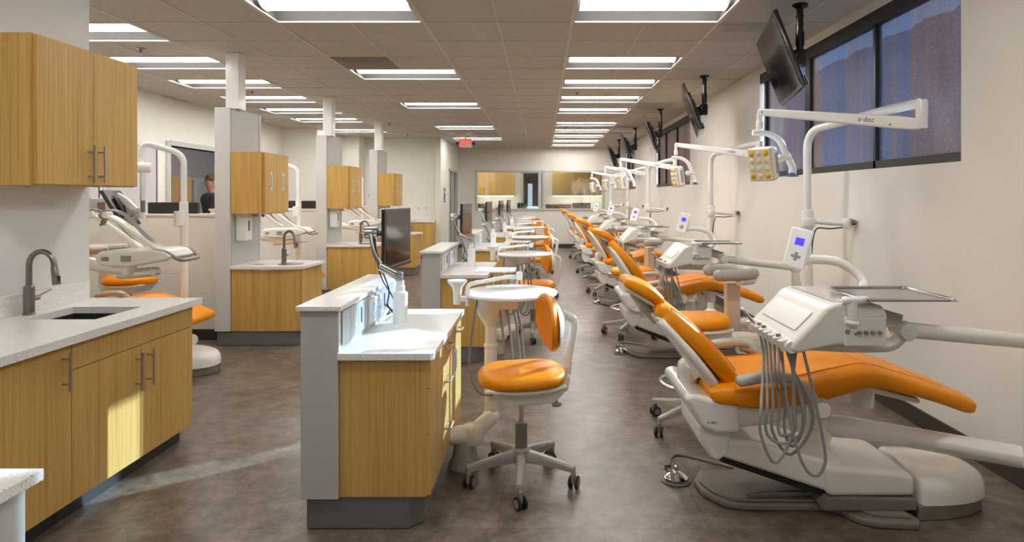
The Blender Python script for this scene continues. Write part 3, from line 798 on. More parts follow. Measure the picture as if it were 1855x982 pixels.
AS['label'] = 'nearest tall orange stool with chrome foot ring and grey arm rest behind front chair'
for k, (x, y, rz) in enumerate([(.93, 6.35, .5), (.95, 9.0, .3), (.95, 11.6, -.2), (.93, 14.2, .4)]):
    copy_tree(AS, (x, y, 0), rz=rz, label='tall orange stool with arm rest, %s from the camera between the dental chairs' % nth(k+1))
# ------------------------------------------------------------------ dental chair
YC = 2.90
def dental_chair(lift=0.0, theta=48, blen=.53, dx=0.0, htilt=8):
    o = (1.2, YC, 0)
    t = thing('dental_chair', '', 'dental chair', o, 'orange dental chairs along the right wall')
    # base plate
    P = [(.80, 3.12), (.75, 3.02), (.765, 2.90), (.84, 2.80), (.93, 2.775), (1.28, 2.77), (1.34, 2.73), (1.38, 2.655), (1.45, 2.625), (1.615, 2.61), (1.64, 2.65), (1.62, 2.72), (1.66, 2.76), (1.66, 3.10), (1.5, 3.16)]
    b = MB(o).prism(P, 'z', .0, .035, .012, 3)
    b.prism([(.80, 3.10), (.765, 2.98), (.80, 2.87), (.87, 2.80), (.93, 2.79), (1.30, 2.79), (1.38, 2.74), (1.45, 2.66), (1.60, 2.645), (1.60, 3.08)], 'z', .033, .048, .008)
    b.cushion([(.95, .055, .012, .012), (1.38, .075, .012, .012)], 2.815)
    b.build('base_plate', 'plastic_taupe', t)
    k = MB(o); k.prism([(1.24, .045), (1.655, .045), (1.655, .10), (1.26, .105)], 'y', 2.69, 3.09, .01)
    N = [(1.66, 2.69), (1.80, 2.70), (1.93, 2.74), (2.02, 2.80), (2.05, 2.88), (2.03, 2.97), (1.95, 3.04), (1.80, 3.08), (1.66, 3.09)]
    k.prism(N, 'z', .001, .065, .006); k.build('base_skirt', 'plastic_taupe', t)
    c = MB(o)
    XZ = [(1.26, .102), (1.652, .102), (1.652, .195), (1.60, .215), (1.36, .235), (1.24, .245)]
    c.prism(XZ, 'y', 2.695, 3.085, .028, 4); c.build('base_cover', 'plastic_white', t)
    n = MB(o); R_ = []
    for (s, z) in ((1, .066), (1, .10), (.985, .13), (.95, .155), (.88, .175), (.76, .19), (.55, .2), (.25, .203)):
        ring = []
        cx, cy = 1.70, 2.89
        for q in range(36):
            a = 2*PI*q/36; x, y = math.cos(a), math.sin(a)
            ex = .355 if x > 0 else .035
            ring.append(Vector((cx+math.copysign(abs(x)**.9, x)*ex*(s if x > 0 else 1), cy+math.copysign(abs(y)**(.8 if x > 0 else .5), y)*.197*s, z-.02*max(0, x)*(1-s))))
        R_.append(ring)
    n.rings(R_); n.build('nose_cover', 'plastic_white', t, angle=60)
    # lift arm
    a = MB(o); a.prism([(.79, .275+lift), (.815, .35+lift), (.95, .345+lift), (1.25, .262), (1.36, .235), (1.36, .15), (1.30, .105)], 'y', 2.71, 3.07, .022, 4)
    a.build('lift_cover', 'plastic_white', t)
    a = MB(o); a.prism([(.80, .24+lift), (.83, .27+lift), (1.30, .12), (1.30, .07)], 'y', 2.74, 3.04, .006); a.build('lift_link', 'black_satin', t)
    a = MB(o); a.prism([(.695, .42+lift), (.84, .42+lift), (.83, .29+lift), (.775, .255+lift), (.745, .275+lift), (.70, .34+lift)], 'y', 2.70, 3.08, .02, 3); a.build('lift_head', 'plastic_white', t)
    L = lift; D = dx
    # seat pod
    p = MB(o); p.prism([(.615+D, .555+L), (.66+D, .575+L), (.73+D, .555+L), (.86+D, .54+L), (.865+D, .40+L), (.76+D, .395+L), (.69+D, .425+L), (.645+D, .50+L)], 'y', 2.655, 3.125, .045, 4)
    pod = p.build('seat_pod', 'plastic_white', t)
    lettering('a-dec', .02, 'logo_blue', pod, (.74+D-1.2, 2.6545-YC, .45+L), (PI/2, 0, 0), 'logo')
    p = MB(o); p.cushion(smooth_path([(.88+D, .475+L, .235, .072), (1.0, .485+L, .23, .068), (1.14, .505+L, .20, .052), (1.28, .545+L, .17, .038), (1.40, .575+L, .15, .022), (1.7, .505+L, .14, .015)]), YC, e=4.5)
    p.build('seat_frame', 'plastic_white', t)
    # upholstery
    S_path = smooth_path([(.78+D, .565+L, .265, .050), (.95, .56+L, .28, .062), (1.12, .575+L, .28, .062), (1.28, .612+L, .28, .060), (1.42, .640+L, .272, .052), (1.55, .615+L, .262, .045), (1.75, .555+L, .245, .040), (1.88, .508+L, .23, .040)], 6)
    m = MB(o); m.cushion(S_path, YC, n=36, e=4.2); cu = m.build('seat_cushion', 'leather', t, angle=60)
    sm = MB(o)
    for off in (-1, 1):
        pts = []
        for q in S_path:
            pts.append(Vector((q[0], YC+off*(q[2]-.085), q[1]+q[3]+.0005)))
        sm.tube(pts[3:-4], .0022, 5)
    for i in (12, 24, 34):
        q = S_path[min(i, len(S_path)-1)]; sm.tube([Vector((q[0]+.03*abs(u), YC+u*(q[2]-.05), q[1]+q[3]+.0005-(.02*max(0, abs(u)-.8)))) for u in [-1+.25*j for j in range(9)]], .0022, 5)
    sm.build('seam', 'leather', cu)
    # backrest frame of reference
    th = math.radians(theta); U = Vector((-math.cos(th), 0, math.sin(th))); Nn = Vector((math.sin(th), 0, math.cos(th)))
    H = Vector((.87+D, 0, .595+L))
    def bk(s, n_): q = H+U*s+Nn*n_; return (q.x, q.z)
    path = smooth_path([(*bk(.02, .0), .20, .034), (*bk(.14, .01), .235, .042), (*bk(.28, .012), .245, .04), (*bk(.42, .0), .215, .036), (*bk(blen, -.012), .165, .032)], 6)
    m = MB(o); m.cushion(path, YC, n=36, e=3.6, crown=.018); bc = m.build('back_cushion', 'leather', t, angle=60)
    sm = MB(o)
    for off in (-1, 1): sm.tube([Vector((q[0], YC+off*(q[2]-.012), q[1]))+Nn*(q[3]*.55+.012) for q in path[2:-2]], .0022, 5)
    sm.build('seam', 'leather', bc)
    path = smooth_path([(*bk(.03, -.075), .19, .028), (*bk(.14, -.068), .245, .032), (*bk(.28, -.055), .255, .03), (*bk(.42, -.048), .225, .022), (*bk(blen-.01, -.05), .17, .016)], 6)
    MB(o).cushion(path, YC, n=32, e=3.6).build('back_shell', 'plastic_white', t, angle=60)
    a = MB(o); q0 = bk(.10, -.10)
    a.tube(fillet([Vector((q0[0], YC, q0[1])), Vector((.69+D, YC, .64+L)), Vector((.69+D, YC, .52+L))], .06), [.05, .045], 14, sx=1.5); a.build('back_support', 'plastic_white', t)
    # headrest
    s0 = blen+.03
    a = MB(o); q0 = bk(blen-.05, -.055); q1 = bk(s0+.10, -.045)
    a.tube([Vector((q0[0], YC, q0[1])), Vector((q1[0], YC, q1[1]))], [.030, .026], 10, sx=1.7)
    q2 = bk(s0+.02, -.06); a.cyl((q2[0], YC-.055, q2[1]), (q2[0], YC+.055, q2[1]), .024, bev=.004)
    a.build('headrest_arm', 'plastic_grey', t)
    B0 = H+U*s0; ta = math.radians(theta-htilt); U2 = Vector((-math.cos(ta), 0, math.sin(ta))); N2 = Vector((math.sin(ta), 0, math.cos(ta)))
    def hd_(s, n_): q = B0+U2*s+N2*n_; return (q.x, q.z)
    hp = smooth_path([(*hd_(0, .015), .11, .024), (*hd_(.05, .014), .13, .030), (*hd_(.11, .004), .13, .030), (*hd_(.16, -.012), .11, .024)], 5)
    m = MB(o); m.cushion(hp, YC, n=32, e=3.0, crown=.012); m.build('headrest_cushion', 'leather', t, angle=60)
    hp = smooth_path([(*hd_(.01, -.022), .10, .012), (*hd_(.07, -.026), .11, .016), (*hd_(.14, -.036), .10, .012)], 5)
    MB(o).cushion(hp, YC, n=24, e=3.2).build('headrest_shell', 'plastic_white', t, angle=60)
    # armrests
    for sg in (-1, 1):
        y = YC+sg*.30
        arm = MB(o); arm.tube(spline([(1.04+D, y, .645+L), (1.10, y, .625+L), (1.145, y, .575+L), (1.18, y, .53+L)]), [.022, .03], 12, sx=.9)
        arm.cyl((1.185, y-.022, .53+L), (1.185, y+.022, .53+L), .044, bev=.008); am = arm.build('armrest', 'plastic_grey', t)
        q = MB(o); q.cushion(smooth_path([(.845+D, .645+L, .032, .020), (.93+D, .662+L, .034, .022), (1.02+D, .668+L, .03, .02), (1.07+D, .655+L, .026, .018)]), y, e=2.8); q.build('arm_pad', 'plastic_grey', am)
        q = MB(o); q.lathe([(.0, sg*.0225), (.034, sg*.0225), (.034, sg*.026), (.0, sg*.028)], c=(1.185, y, .53+L), axis='y'); q.build('pivot_cap', 'plastic_white', am)
    # box under leg rest, support tube, foot control
    MB(o).cyl((1.47, 2.80, .555+L), (1.47, 2.80, .47+L), .048, bev=.008).build('footrest_box', 'plastic_white', t)
    a = MB(o); a.tube(fillet([(1.34, 2.98, .33), (1.46, 2.92, .335), (2.02, 2.57, .335)], .06), .045, 16, sx=1.1)
    a.lathe([(.06, .24), (.065, .26), (.065, .36), (.05, .39), (.045, .48)], c=(1.34, 2.98, 0)); a.build('support_arm', 'plastic_white', t)
    return t
def delivery(t_label, o=(1.36, 2.35, 0)):
    t = thing('delivery_unit', t_label, 'delivery unit', o, 'white instrument delivery units over the dental chairs')
    h = MB(o)
    prof = [(.895, .875), (.925, .862), (.96, .872), (1.07, .895), (1.205, .895), (1.235, .93), (1.25, 1.0), (1.235, 1.035), (1.20, 1.045), (1.065, 1.048), (1.03, 1.035), (.985, .985), (.905, .905)]
    h.prism(prof, 'y', 2.20, 2.64, .02, 4); h.build('head', 'plastic_white', t)
    MB(o).prism([(1.06, 2.235), (1.23, 2.235), (1.23, 2.60), (1.06, 2.60)], 'z', 1.046, 1.0505, .0015).build('touch_panel', 'touch_glass', t)
    k = MB(o); k.box(1.085, 1.235, 2.186, 2.205, .893, 1.0, .008, 3); kp = k.build('knob_panel', 'plastic_white', t)
    for i in range(4):
        q = MB(o).cyl((1.135+i*.024, 2.186, .945), (1.135+i*.024, 2.172, .945), .0075, .006, n=14); q.build('knob', 'hose_grey', kp)
    MB(o).box(1.085, 1.102, 2.184, 2.187, .94, .955).box(1.118, 1.126, 2.183, 2.187, .935, .945).build('switch', 'hose_grey', kp)
    # sloped face details
    u = Vector((1.03-.905, 0, 1.035-.905)).normalized()
    f = MB(o)
    for (y0, y1) in ((2.255, 2.59),):
        f.prism([(.934, .936), (1.000, 1.003), (.998, 1.006), (.932, .940)], 'y', y0, y1, .0015)
    f.build('face_pad', 'plastic_white', t); MB(o).prism([(.940, .940), (.972, .974), (.969, .977), (.937, .943)], 'y', 2.40, 2.46, .002).build('notch', 'plastic_grey', t)
    r = MB(o); r.tube([(.905, 2.21, .885), (.905, 2.63, .885)], .022, 12)
    for i in range(8):
        y = 2.245+i*.05; r.cyl((.885, y, .905), (.895, y, .868), .019, .016, n=16)
    r.build('holder_rail', 'plastic_white', t)
    s = MB(o); s.cyl((.895, 2.54, .89), (.845, 2.56, .955), .009, .006, n=12); s.ball((.842, 2.561, .959), .008)
    s.build('syringe', 'chrome', t)
    for i, y in enumerate((2.50, 2.45, 2.30)):
        MB(o).cyl((.89, y, .915), (.893, y, .865), .009, .007, n=12).build('handpiece', 'brushed', t)
    specs = [(2.50, 2.245, .47, .84), (2.45, 2.25, .56, .97), (2.40, 2.25, .50, .90), (2.35, 2.26, .52, .93), (2.30, 2.26, .55, .89), (2.25, 2.215, .43, .99)]
    for i, (y, ye, low, xl) in enumerate(specs):
        xe = .955 if i < 5 else .955
        if i == 5: P = [(.955, 2.235, .875), (.985, 2.23, .74), (1.015, 2.22, .58), (1.03, 2.22, .47), (.995, 2.22, .415), (.95, 2.23, .46), (.915, 2.25, .6), (.90, 2.27, .75), (.893, 2.28, .87)]
        else:
            b_ = .805+.026*i; d_ = .925+.018*((i*2) % 5)
            P = [(.893, y, .872), (.885-.004*i, y-.06, .78), (b_+.01, 2.27+.01*i, .66), (b_, 2.25+.01*i, .56), ((b_+d_)/2-.01, 2.24+.01*i, .455+.022*((i*3) % 5)), (d_, 2.25+.01*i, .56), (d_+.005, 2.26+.01*i, .66), (.94+.006*i, 2.28+.02*i, .78), (.945, 2.27+.03*i, .872)]
        MB(o).tube(spline(P), .0058, 8).build('hose', 'hose_grey', t)
    # tray and its bracket
    b = MB(o); b.cyl((1.11, 2.185, .985), (1.11, 2.185, 1.055), .018, n=16); b.ball((1.11, 2.185, .98), .022, (1.2, 1, .7)); b.cushion([(1.09, 1.06, .02, .014), (1.16, 1.062, .022, .013)], 2.19, e=2.6)
    b.build('tray_bracket', 'plastic_clean', t)
    m = MB(o); m.box(1.15, 1.47, 2.155, 2.465, 1.06, 1.064, .001)
    tr = m.build('tray', 'tray_steel', t)
    r = MB(o); r.tube(fillet([(1.15, 2.155, 1.066), (1.47, 2.155, 1.066), (1.47, 2.465, 1.066), (1.15, 2.465, 1.066), (1.15, 2.156, 1.066)], .03), .0045, 8); r.build('rim', 'chrome', tr)
    # arms
    a = MB(o); a.tube(fillet([(1.0, 2.33, .872), (1.20, 2.33, .862), (1.32, 2.31, .87), (1.36, 2.30, .92)], .05), .026, 12, sx=1.3)
    a.tube([(1.255, 2.38, .98), (1.36, 2.31, .955)], [.035, .03], 12); a.build('yoke', 'plastic_white', t)
    a = MB(o); a.cyl((1.36, 2.345, .93), (1.36, 2.255, .93), .035, bev=.008); a.tube([(1.37, 2.30, .93), (1.98, 2.44, .85)], .030, 14); a.cyl((2.0, 2.44, .90), (2.0, 2.44, .81), .042, bev=.01)
    a.cyl((2.0, 2.44, .83), (2.0, 2.44, .68), .034, bev=.006); a.tube([(2.0, 2.44, .72), (2.05, 2.47, .72)], .03, 12); a.build('support_arm', 'plastic_white', t)
    # touch pad on its curved arm
    a = MB(o); a.tube(fillet([(1.30, 2.55, .98), (1.42, 2.66, 1.06), (1.32, 2.70, 1.15), (1.175, 2.70, 1.155)], .09), .020, 12); a.ball((1.17, 2.70, 1.155), .026); a.cyl((1.17, 2.70, 1.15), (1.17, 2.70, 1.215), .020, bev=.004)
    a.build('pad_arm', 'plastic_clean', t)
    q = MB(); q.prism(oval_poly(0, 0, .098, .19, 6), 'x', 0, .022, .006) if False else q.box(-.047, .047, -.011, .011, -.09, .09, .0105, 3)
    pd = q.build('control_pad', 'plastic_clean', t); pd.location = (1.125-o[0], 2.685-o[1], 1.205); pd.rotation_euler = (math.radians(-14), math.radians(14), math.radians(-24))
    MB().box(-.018, .018, -.0125, -.0108, .012, .045).build('screen', 'screen_blue', pd, smooth=False)
    MB().box(-.007, .007, -.0122, -.0108, -.058, -.02).box(-.02, .02, -.0121, -.0108, -.045, -.033).build('keypad', 'hose_grey', pd, smooth=False)
    return t
def dental_light(side=1):
    """pole standing behind the chair's foot, with a sprung arm and lamp head; origin at the pole"""
    o = (2.05, 4.72, 0)
    t = thing('dental_light', '', 'dental light', o, 'white dental lights on poles')
    p = MB(o); p.lathe([(.10, 0), (.10, .03), (.06, .06), (.042, .08), (.042, 1.20), (.038, 1.21)], c=(2.05, 4.72, 0)); p.build('post', 'plastic_white', t)
    p = MB(o); p.tube(fillet([(2.05, 4.72, 1.20), (2.05, 4.72, 1.94), (2.20, 3.9, 1.985), (2.25, 3.64, 1.99)], .16, 10), .030, 16)
    p.cyl((2.05, 4.72, 1.18), (2.05, 4.72, 1.33), .046, bev=.01); p.build('upper_pole', 'plastic_clean', t)
    J = Vector((2.25, 3.62, 0)); E = Vector((1.54, 4.32, 2.03))
    a = MB(o); a.cyl((J.x, J.y, 2.008), (J.x, J.y, 1.835), .032, bev=.008); a.build('elbow', 'plastic_clean', t)
    d = (E-Vector((J.x, J.y, 1.865))); L_ = d.length
    m = MB(); m.prism([(0.0, -.035), (.05, -.042), (.14, -.042), (L_-.05, -.024), (L_, -.022), (L_+.015, 0), (L_, .026), (L_-.06, .026), (.12, .036), (.02, .03), (-.02, .0)], 'y', -.026, .026, .012, 3)
    ar = m.build('spring_arm', 'plastic_clean', t); ar.location = (J.x-o[0], J.y-o[1], 1.865)
    ar.rotation_euler = Vector((d.x, d.y, d.z)).to_track_quat('X', 'Z').to_euler()
    lt = lettering('a-dec', .045, 'logo_grey', ar, (.30, .0268, 0), (PI/2, 0, PI), 'logo')
    lt2 = MB().cyl((.16, .0255, -.02), (.16, .028, -.02), .006, n=12).cyl((L_-.03, .0255, 0), (L_-.03, .028, 0), .006, n=12).build('screw', 'logo_grey', ar)
    # drop link and lamp yoke
    l = MB(o); l.cyl((E.x, E.y, E.z-.01), (E.x, E.y, E.z-.11), .018, n=16); l.cyl((E.x, E.y, E.z-.06), (E.x, E.y, E.z-.12), .024, bev=.005); l.build('drop_link', 'plastic_clean', t)
    X, Y, Z = E
    y_ = MB(o); y_.tube(fillet([(X-.05, Y, Z-.145), (X+.06, Y-.01, Z-.15), (X+.13, Y-.03, Z-.20), (X+.21, Y-.06, Z-.40), (X+.20, Y-.07, Z-.44)], .05), [.020, .026], 14, sx=1.1)
    yk = y_.build('yoke', 'plastic_clean', t)
    MB(o).box(X+.17, X+.235, Y-.1, Y-.03, Z-.458, Z-.45, .003).build('blue_grip', 'logo_blue', yk)
    k = MB(o); k.ball((X+.12, Y-.06, Z-.33), .03); k.cyl((X+.12, Y-.06, Z-.33), (X+.20, Y-.06, Z-.33), .018, n=12); k.build('ball_joint', 'plastic_clean', t)
    h = MB(); h.box(-.03, .055, -.095, .095, -.12, .12, .035, 4); hd = h.build('lamp_head', 'plastic_clean', t)
    hd.location = (X+.0-o[0], Y-.07-o[1], Z-.37); hd.rotation_euler = (0, math.radians(-10), math.radians(38))
    f = MB().box(-.045, -.024, -.09, .09, -.115, .115, .012, 3).build('front_cover', 'reflector', hd)
    for iy in range(3):
        for iz in range(4):
            yy, zz = -.055+iy*.055, -.078+iz*.052
            corner = iy in (0, 2) and iz in (0, 3)
            c = MB().lathe([(.0, -.052), (.014, -.051), (.022, -.045), (.022, -.040)], c=(0, yy, zz), axis='x', n=16)
            c.build('reflector_lens', 'amber' if corner else 'lens_yellow', f)
    for sg in (-1, 1): MB().box(-.0, .03, sg*.0955-.002, sg*.0955+.002, -.07, .07, .001).build('side_grip', 'plastic_grey', hd)
    # monitor/handpiece holder bracket
    b = MB(o); b.tube([(2.05, 4.70, 1.245), (2.30, 4.62, 1.225)], .018, 12); b.cyl((2.31, 4.62, 1.19), (2.31, 4.62, 1.27), .036, bev=.006); b.cyl((2.05, 4.70, 1.20), (2.05, 4.70, 1.27), .048, bev=.005)
    br = b.build('holder_arm', 'plastic_white', t)
    MB(o).cyl((2.33, 4.585, 1.24), (2.345, 4.575, 1.24), .022, n=16).build('holder_socket', 'logo_grey', br)
    MB(o).tube(spline([(2.27, 4.61, 1.20), (2.18, 4.63, 1.19), (2.10, 4.66, 1.19), (2.07, 4.66, 1.12), (2.06, 4.67, 1.0)]), .005, 6).build('cable', 'rubber', br)
    return t
CH1 = dental_chair(0, 46, .455, 0.0, 7); CH1['label'] = 'nearest orange dental chair, reclined, with its foot end toward the right wall'
CH3 = dental_chair(-.07, 40, .49, .0); CH3.location = (1.2-4.70, 5.0, 0); tag(CH3, 'orange dental chair in the left bay before the first tower', 'dental chair', 'orange dental chairs in the left bays')
CH2 = dental_chair(.03, 54, .49, .03, 20); CH2.location = (1.22, YC+PITCH, 0); CH2['label'] = 'orange dental chair, second from the camera, with more upright back'
for k in range(2, 6):
    copy_tree(CH2, (1.22-.02*(k % 2), YC+PITCH*k-(.25 if k == 5 else 0), 0), rz=.06*((k % 3)-1), label='orange dental chair, %s from the camera along the right wall' % nth(k))
DU = delivery('nearest white instrument head with hanging hoses and steel tray over the front chair')
for k in range(1, 5):
    copy_tree(DU, (1.36+.12-.02*k, 2.35+PITCH*k, 0), rz=0, label='white instrument head with hoses and tray, %s from the camera along the right wall' % nth(k))
DL = dental_light(); DL['label'] = 'nearest white dental light on a pole in front of the large window'
for k, (x, y) in enumerate([(2.05, 7.42), (1.76, 10.1), (1.78, 12.65), (1.72, 15.2)]):
    copy_tree(DL, (x, y, 0), label='white dental light on a pole, %s from the camera along the right wall' % nth(k+1))
for q in [q for q in COL.objects if q.name.startswith('lamp_head.') and q.parent and q.parent.name.startswith('dental_light.')]: q.rotation_euler = (0, math.radians(-8), math.radians(10))
# the nearest unit's own post, just right of the frame
t = thing('support_post', 'fat white post at the right edge carrying the front chair arms', 'post', (2.09, 2.46, 0))
MB().lathe([(.11, 0), (.11, .30), (.108, .50), (.09, .55), (.05, .58), (.042, .60), (.042, .95)]).build('housing', 'plastic_white', t)
def foot_pedal():
    t = thing('foot_pedal', '', 'foot pedal', (0, 0, 0), 'round chrome foot pedals on the floor')
    MB().lathe([(.072, 0), (.074, .006), (.066, .012), (.0, .013)], n=32).build('rubber_base', 'plastic_taupe', t)
    MB().lathe([(.060, .016), (.062, .022), (.055, .03), (.02, .048), (.008, .052), (.0, .053)], n=32).build('disc', 'chrome', t)
    MB().lathe([(.010, .05), (.012, .06), (.008, .075), (.0, .078)], n=12).build('button', 'chrome', t)
    c = MB(); c.cyl((-.04, .05, .03), (-.04, .05, .06), .009, n=10); c.tube(spline([(-.02, .06, .045), (.0, .12, .06), (.06, .16, .06), (.20, .10, .05), (.30, .04, .045)]), .010, 8)
    c.build('hose', 'plastic_taupe', t)
    return t
FP = foot_pedal(); FP.location = (.675, 3.08, 0); FP['label'] = 'nearest round chrome foot pedal with grey hose on the floor'
for k in range(1, 4): copy_tree(FP, (.70+.03*k, 3.08+PITCH*k-.1, 0), label='round chrome foot pedal, %s from the camera' % nth(k))

# ------------------------------------------------------------------ televisions
def television():
    t = thing('television', '', 'television', (1.875, 4.44, ZC), 'black televisions hanging from the ceiling')
    m = MB(); m.lathe([(.055, 0), (.055, -.02), (.03, -.03), (.024, -.035), (.024, -.36)]); m.lathe([(.030, -.20), (.030, -.30)]); 
    for z in (-.08, -.14, -.26): m.lathe([(.028, z), (.028, z-.012)])
    m.build('ceiling_pole', 'black_gloss', t)
    m = MB(); m.box(-.05, .03, -.045, .045, -.46, -.33, .015); m.cyl((-.02, -.075, -.42), (-.02, .075, -.42), .035, bev=.006); m.box(-.10, -.01, -.03, .03, -.44, -.36, .01); m.build('tilt_mount', 'black_gloss', t)
    # screen body, facing -x before tilting
    b = MB(); b.box(-.015, .018, -.46, .46, -.27, .27, .006); b.box(.016, .045, -.33, .33, -.22, .18, .012); b.box(.016, .06, -.34, .34, -.26, -.19, .012)
    s = b.build('screen_housing', 'black_gloss', t); s.location = (-.155, 0, -.42); s.rotation_euler = (0, math.radians(-20), math.radians(-13))
    MB().box(-.017, -.0148, -.445, .445, -.25, .255).build('screen', 'screen_black', s, smooth=False)
    MB().box(.044, .07, -.12, .12, -.12, .12, .004).box(.04, .055, -.02, .02, -.2, .2).build('mount_plate', 'black_satin', s)
    return t
TV = television(); TV['label'] = 'nearest large black television hanging by the window at top right'
for k in range(1, 5): copy_tree(TV, (1.875, 4.44+2.61*k, ZC), label='black television on a ceiling pole, %s from the camera' % nth(k))

# ------------------------------------------------------------------ towers on the left with sinks
def tower():
    o = (-2.85, 6.15, 0)
    t = thing('hygiene_tower', '', 'tower', o, 'grey sink towers on the left')
    MB(o).box(-3.14, -2.99, 5.85, 6.46, .14, 2.29, .004).build('column', 'laminate_edge', t)
    MB(o).box(-2.992, -2.985, 5.87, 6.43, .765, 2.285).build('side_panel', 'laminate_grey', t)
    MB(o).box(-2.992, -2.975, 6.43, 6.462, .765, 2.285).build('edge_strip', 'laminate_edge', t)
    MB(o).prism([(-3.13, 5.87), (-2.40, 5.87), (-2.335, 5.91), (-2.335, 6.42), (-3.13, 6.42)], 'z', 0, .139, .01).build('plinth', 'plinth_grey', t)
    MB(o).box(-3.06, -2.935, 5.90, 6.05, 2.285, ZC-.002, .004).build('ceiling_post', 'plastic_clean', t)
    b = MB(o).prism([(-2.985, 5.865), (-2.40, 5.855), (-2.325, 5.865), (-2.315, 6.42), (-2.985, 6.42)], 'z', .142, .735).build('lower_cabinet', 'bamboo', t, smooth=False)
    MB(o).box(-2.335, -2.312, 5.875, 6.415, .145, .732, .002).build('side_door', 'bamboo', t)
    MB(o).box(-2.70, -2.60, 5.845, 5.856, .722, .732, .002).build('pull', 'nickel', t)
    # worktop with round sink
    w = MB(o); w.prism([(-2.99, 5.84), (-2.42, 5.83), (-2.30, 5.86), (-2.27, 6.38), (-2.60, 6.47), (-2.99, 6.47)], 'z', .736, .765, .002); wt = w.build('worktop', 'quartz', t)
    MB(o).lathe([(.125, .7655), (.125, .768), (.115, .768), (.112, .7662), (.0, .7662)], c=(-2.50, 6.08, 0), n=36).build('sink_rim', 'brushed', wt)
    MB(o).lathe([(.111, .7664), (.0, .7668)], c=(-2.50, 6.08, 0), n=36).build('sink_bowl', 'steel_sink', wt)
    MB(o).lathe([(.055, .7655), (.055, .768), (.0, .768)], c=(-2.80, 6.02, 0), n=24).build('waste_ring', 'brushed', wt)
    u = MB(o).box(-2.985, -2.69, 5.855, 6.42, 1.27, 1.864, .001).build('upper_cabinet', 'bamboo', t)
    for (a, b_) in ((5.875, 6.145), (6.15, 6.42)):
        d = MB(o).box(-2.69, -2.668, a, b_, 1.272, 1.862, .0015).build('door', 'bamboo', t)
        yc = (a+b_)/2
        h = MB(o).prism([(y, z) for (y, z) in oval_poly(yc, 1.585, .045, .19)], 'x', -2.670, -2.664, .0015).build('oval_pull', 'laminate_edge', d)
        MB(o).prism([(y, z) for (y, z) in oval_poly(yc-.006, 1.585, .016, .12)], 'x', -2.666, -2.6625).build('pull_recess', 'hose_grey', h)
        MB(o).box(-2.75, -2.675, yc-.05, yc+.05, 1.262, 1.270, .002).build('glove_slot', 'nickel', u)
    d = MB(o); d.box(-2.984, -2.87, 5.93, 6.06, 1.0, 1.235, .018, 3); dp = d.build('soap_dispenser', 'plastic_clean', t)
    MB(o).box(-2.872, -2.866, 5.965, 5.99, 1.10, 1.20, .002).build('window_strip', 'logo_grey', dp)
    MB(o).prism([(-2.98, 1.235), (-2.80, 1.235), (-2.84, 1.27), (-2.98, 1.27)], 'y', 5.93, 6.08).build('tissue_chute', 'outlet_white', t)
    return t
TW = tower(); TW['label'] = 'nearest grey tower with bamboo cabinets, sink and post to the ceiling'
faucet((-2.62, 6.20, .765), 'brushed gooseneck faucet at the nearest tower sink', sc=.92, rz=-.35, group='tower faucets')
faucet((-2.62, 6.20+PITCH, .765), 'brushed gooseneck faucet at the second tower sink', sc=.92, rz=-.35, group='tower faucets')
faucet((-2.62, 6.20+2*PITCH, .765), 'brushed gooseneck faucet at the third tower sink', sc=.92, rz=-.35, group='tower faucets')
for k in (1, 2): copy_tree(TW, (-2.85, 6.15+PITCH*k, 0), label='grey tower with bamboo cabinets and sink, %s from the camera' % nth(k))
# pony walls between the bays
for k in range(3):
    y = 6.12+PITCH*k
    w = struct(MB().box(-4.75, -3.141, y, y+.12, 0, 1.235).box(-4.77, -3.141, y-.012, y+.132, 1.235, 1.262, .003).build('wall_bay_%d' % (k+1), 'wall_paint', smooth=False))
    struct(MB().box(-4.75, -3.142, y-.014, y-.0005, 0, .105).build('baseboard_bay_%d' % (k+1), 'baseboard_black', smooth=False))
# left bay chairs
for k in (1, 2):
    copy_tree(CH3, (1.2-4.70, 5.0+PITCH*k, 0), label=['orange dental chair in the left bay before the first tower', 'orange dental chair in the left bay behind the first tower', 'orange dental chair in the left bay behind the second tower'][k], group='orange dental chairs in the left bays')
copy_tree(AS, (-3.80, 5.64, 0), rz=PI, label='orange stool in the left bay behind the sink counter', group='orange stools in the left bays')
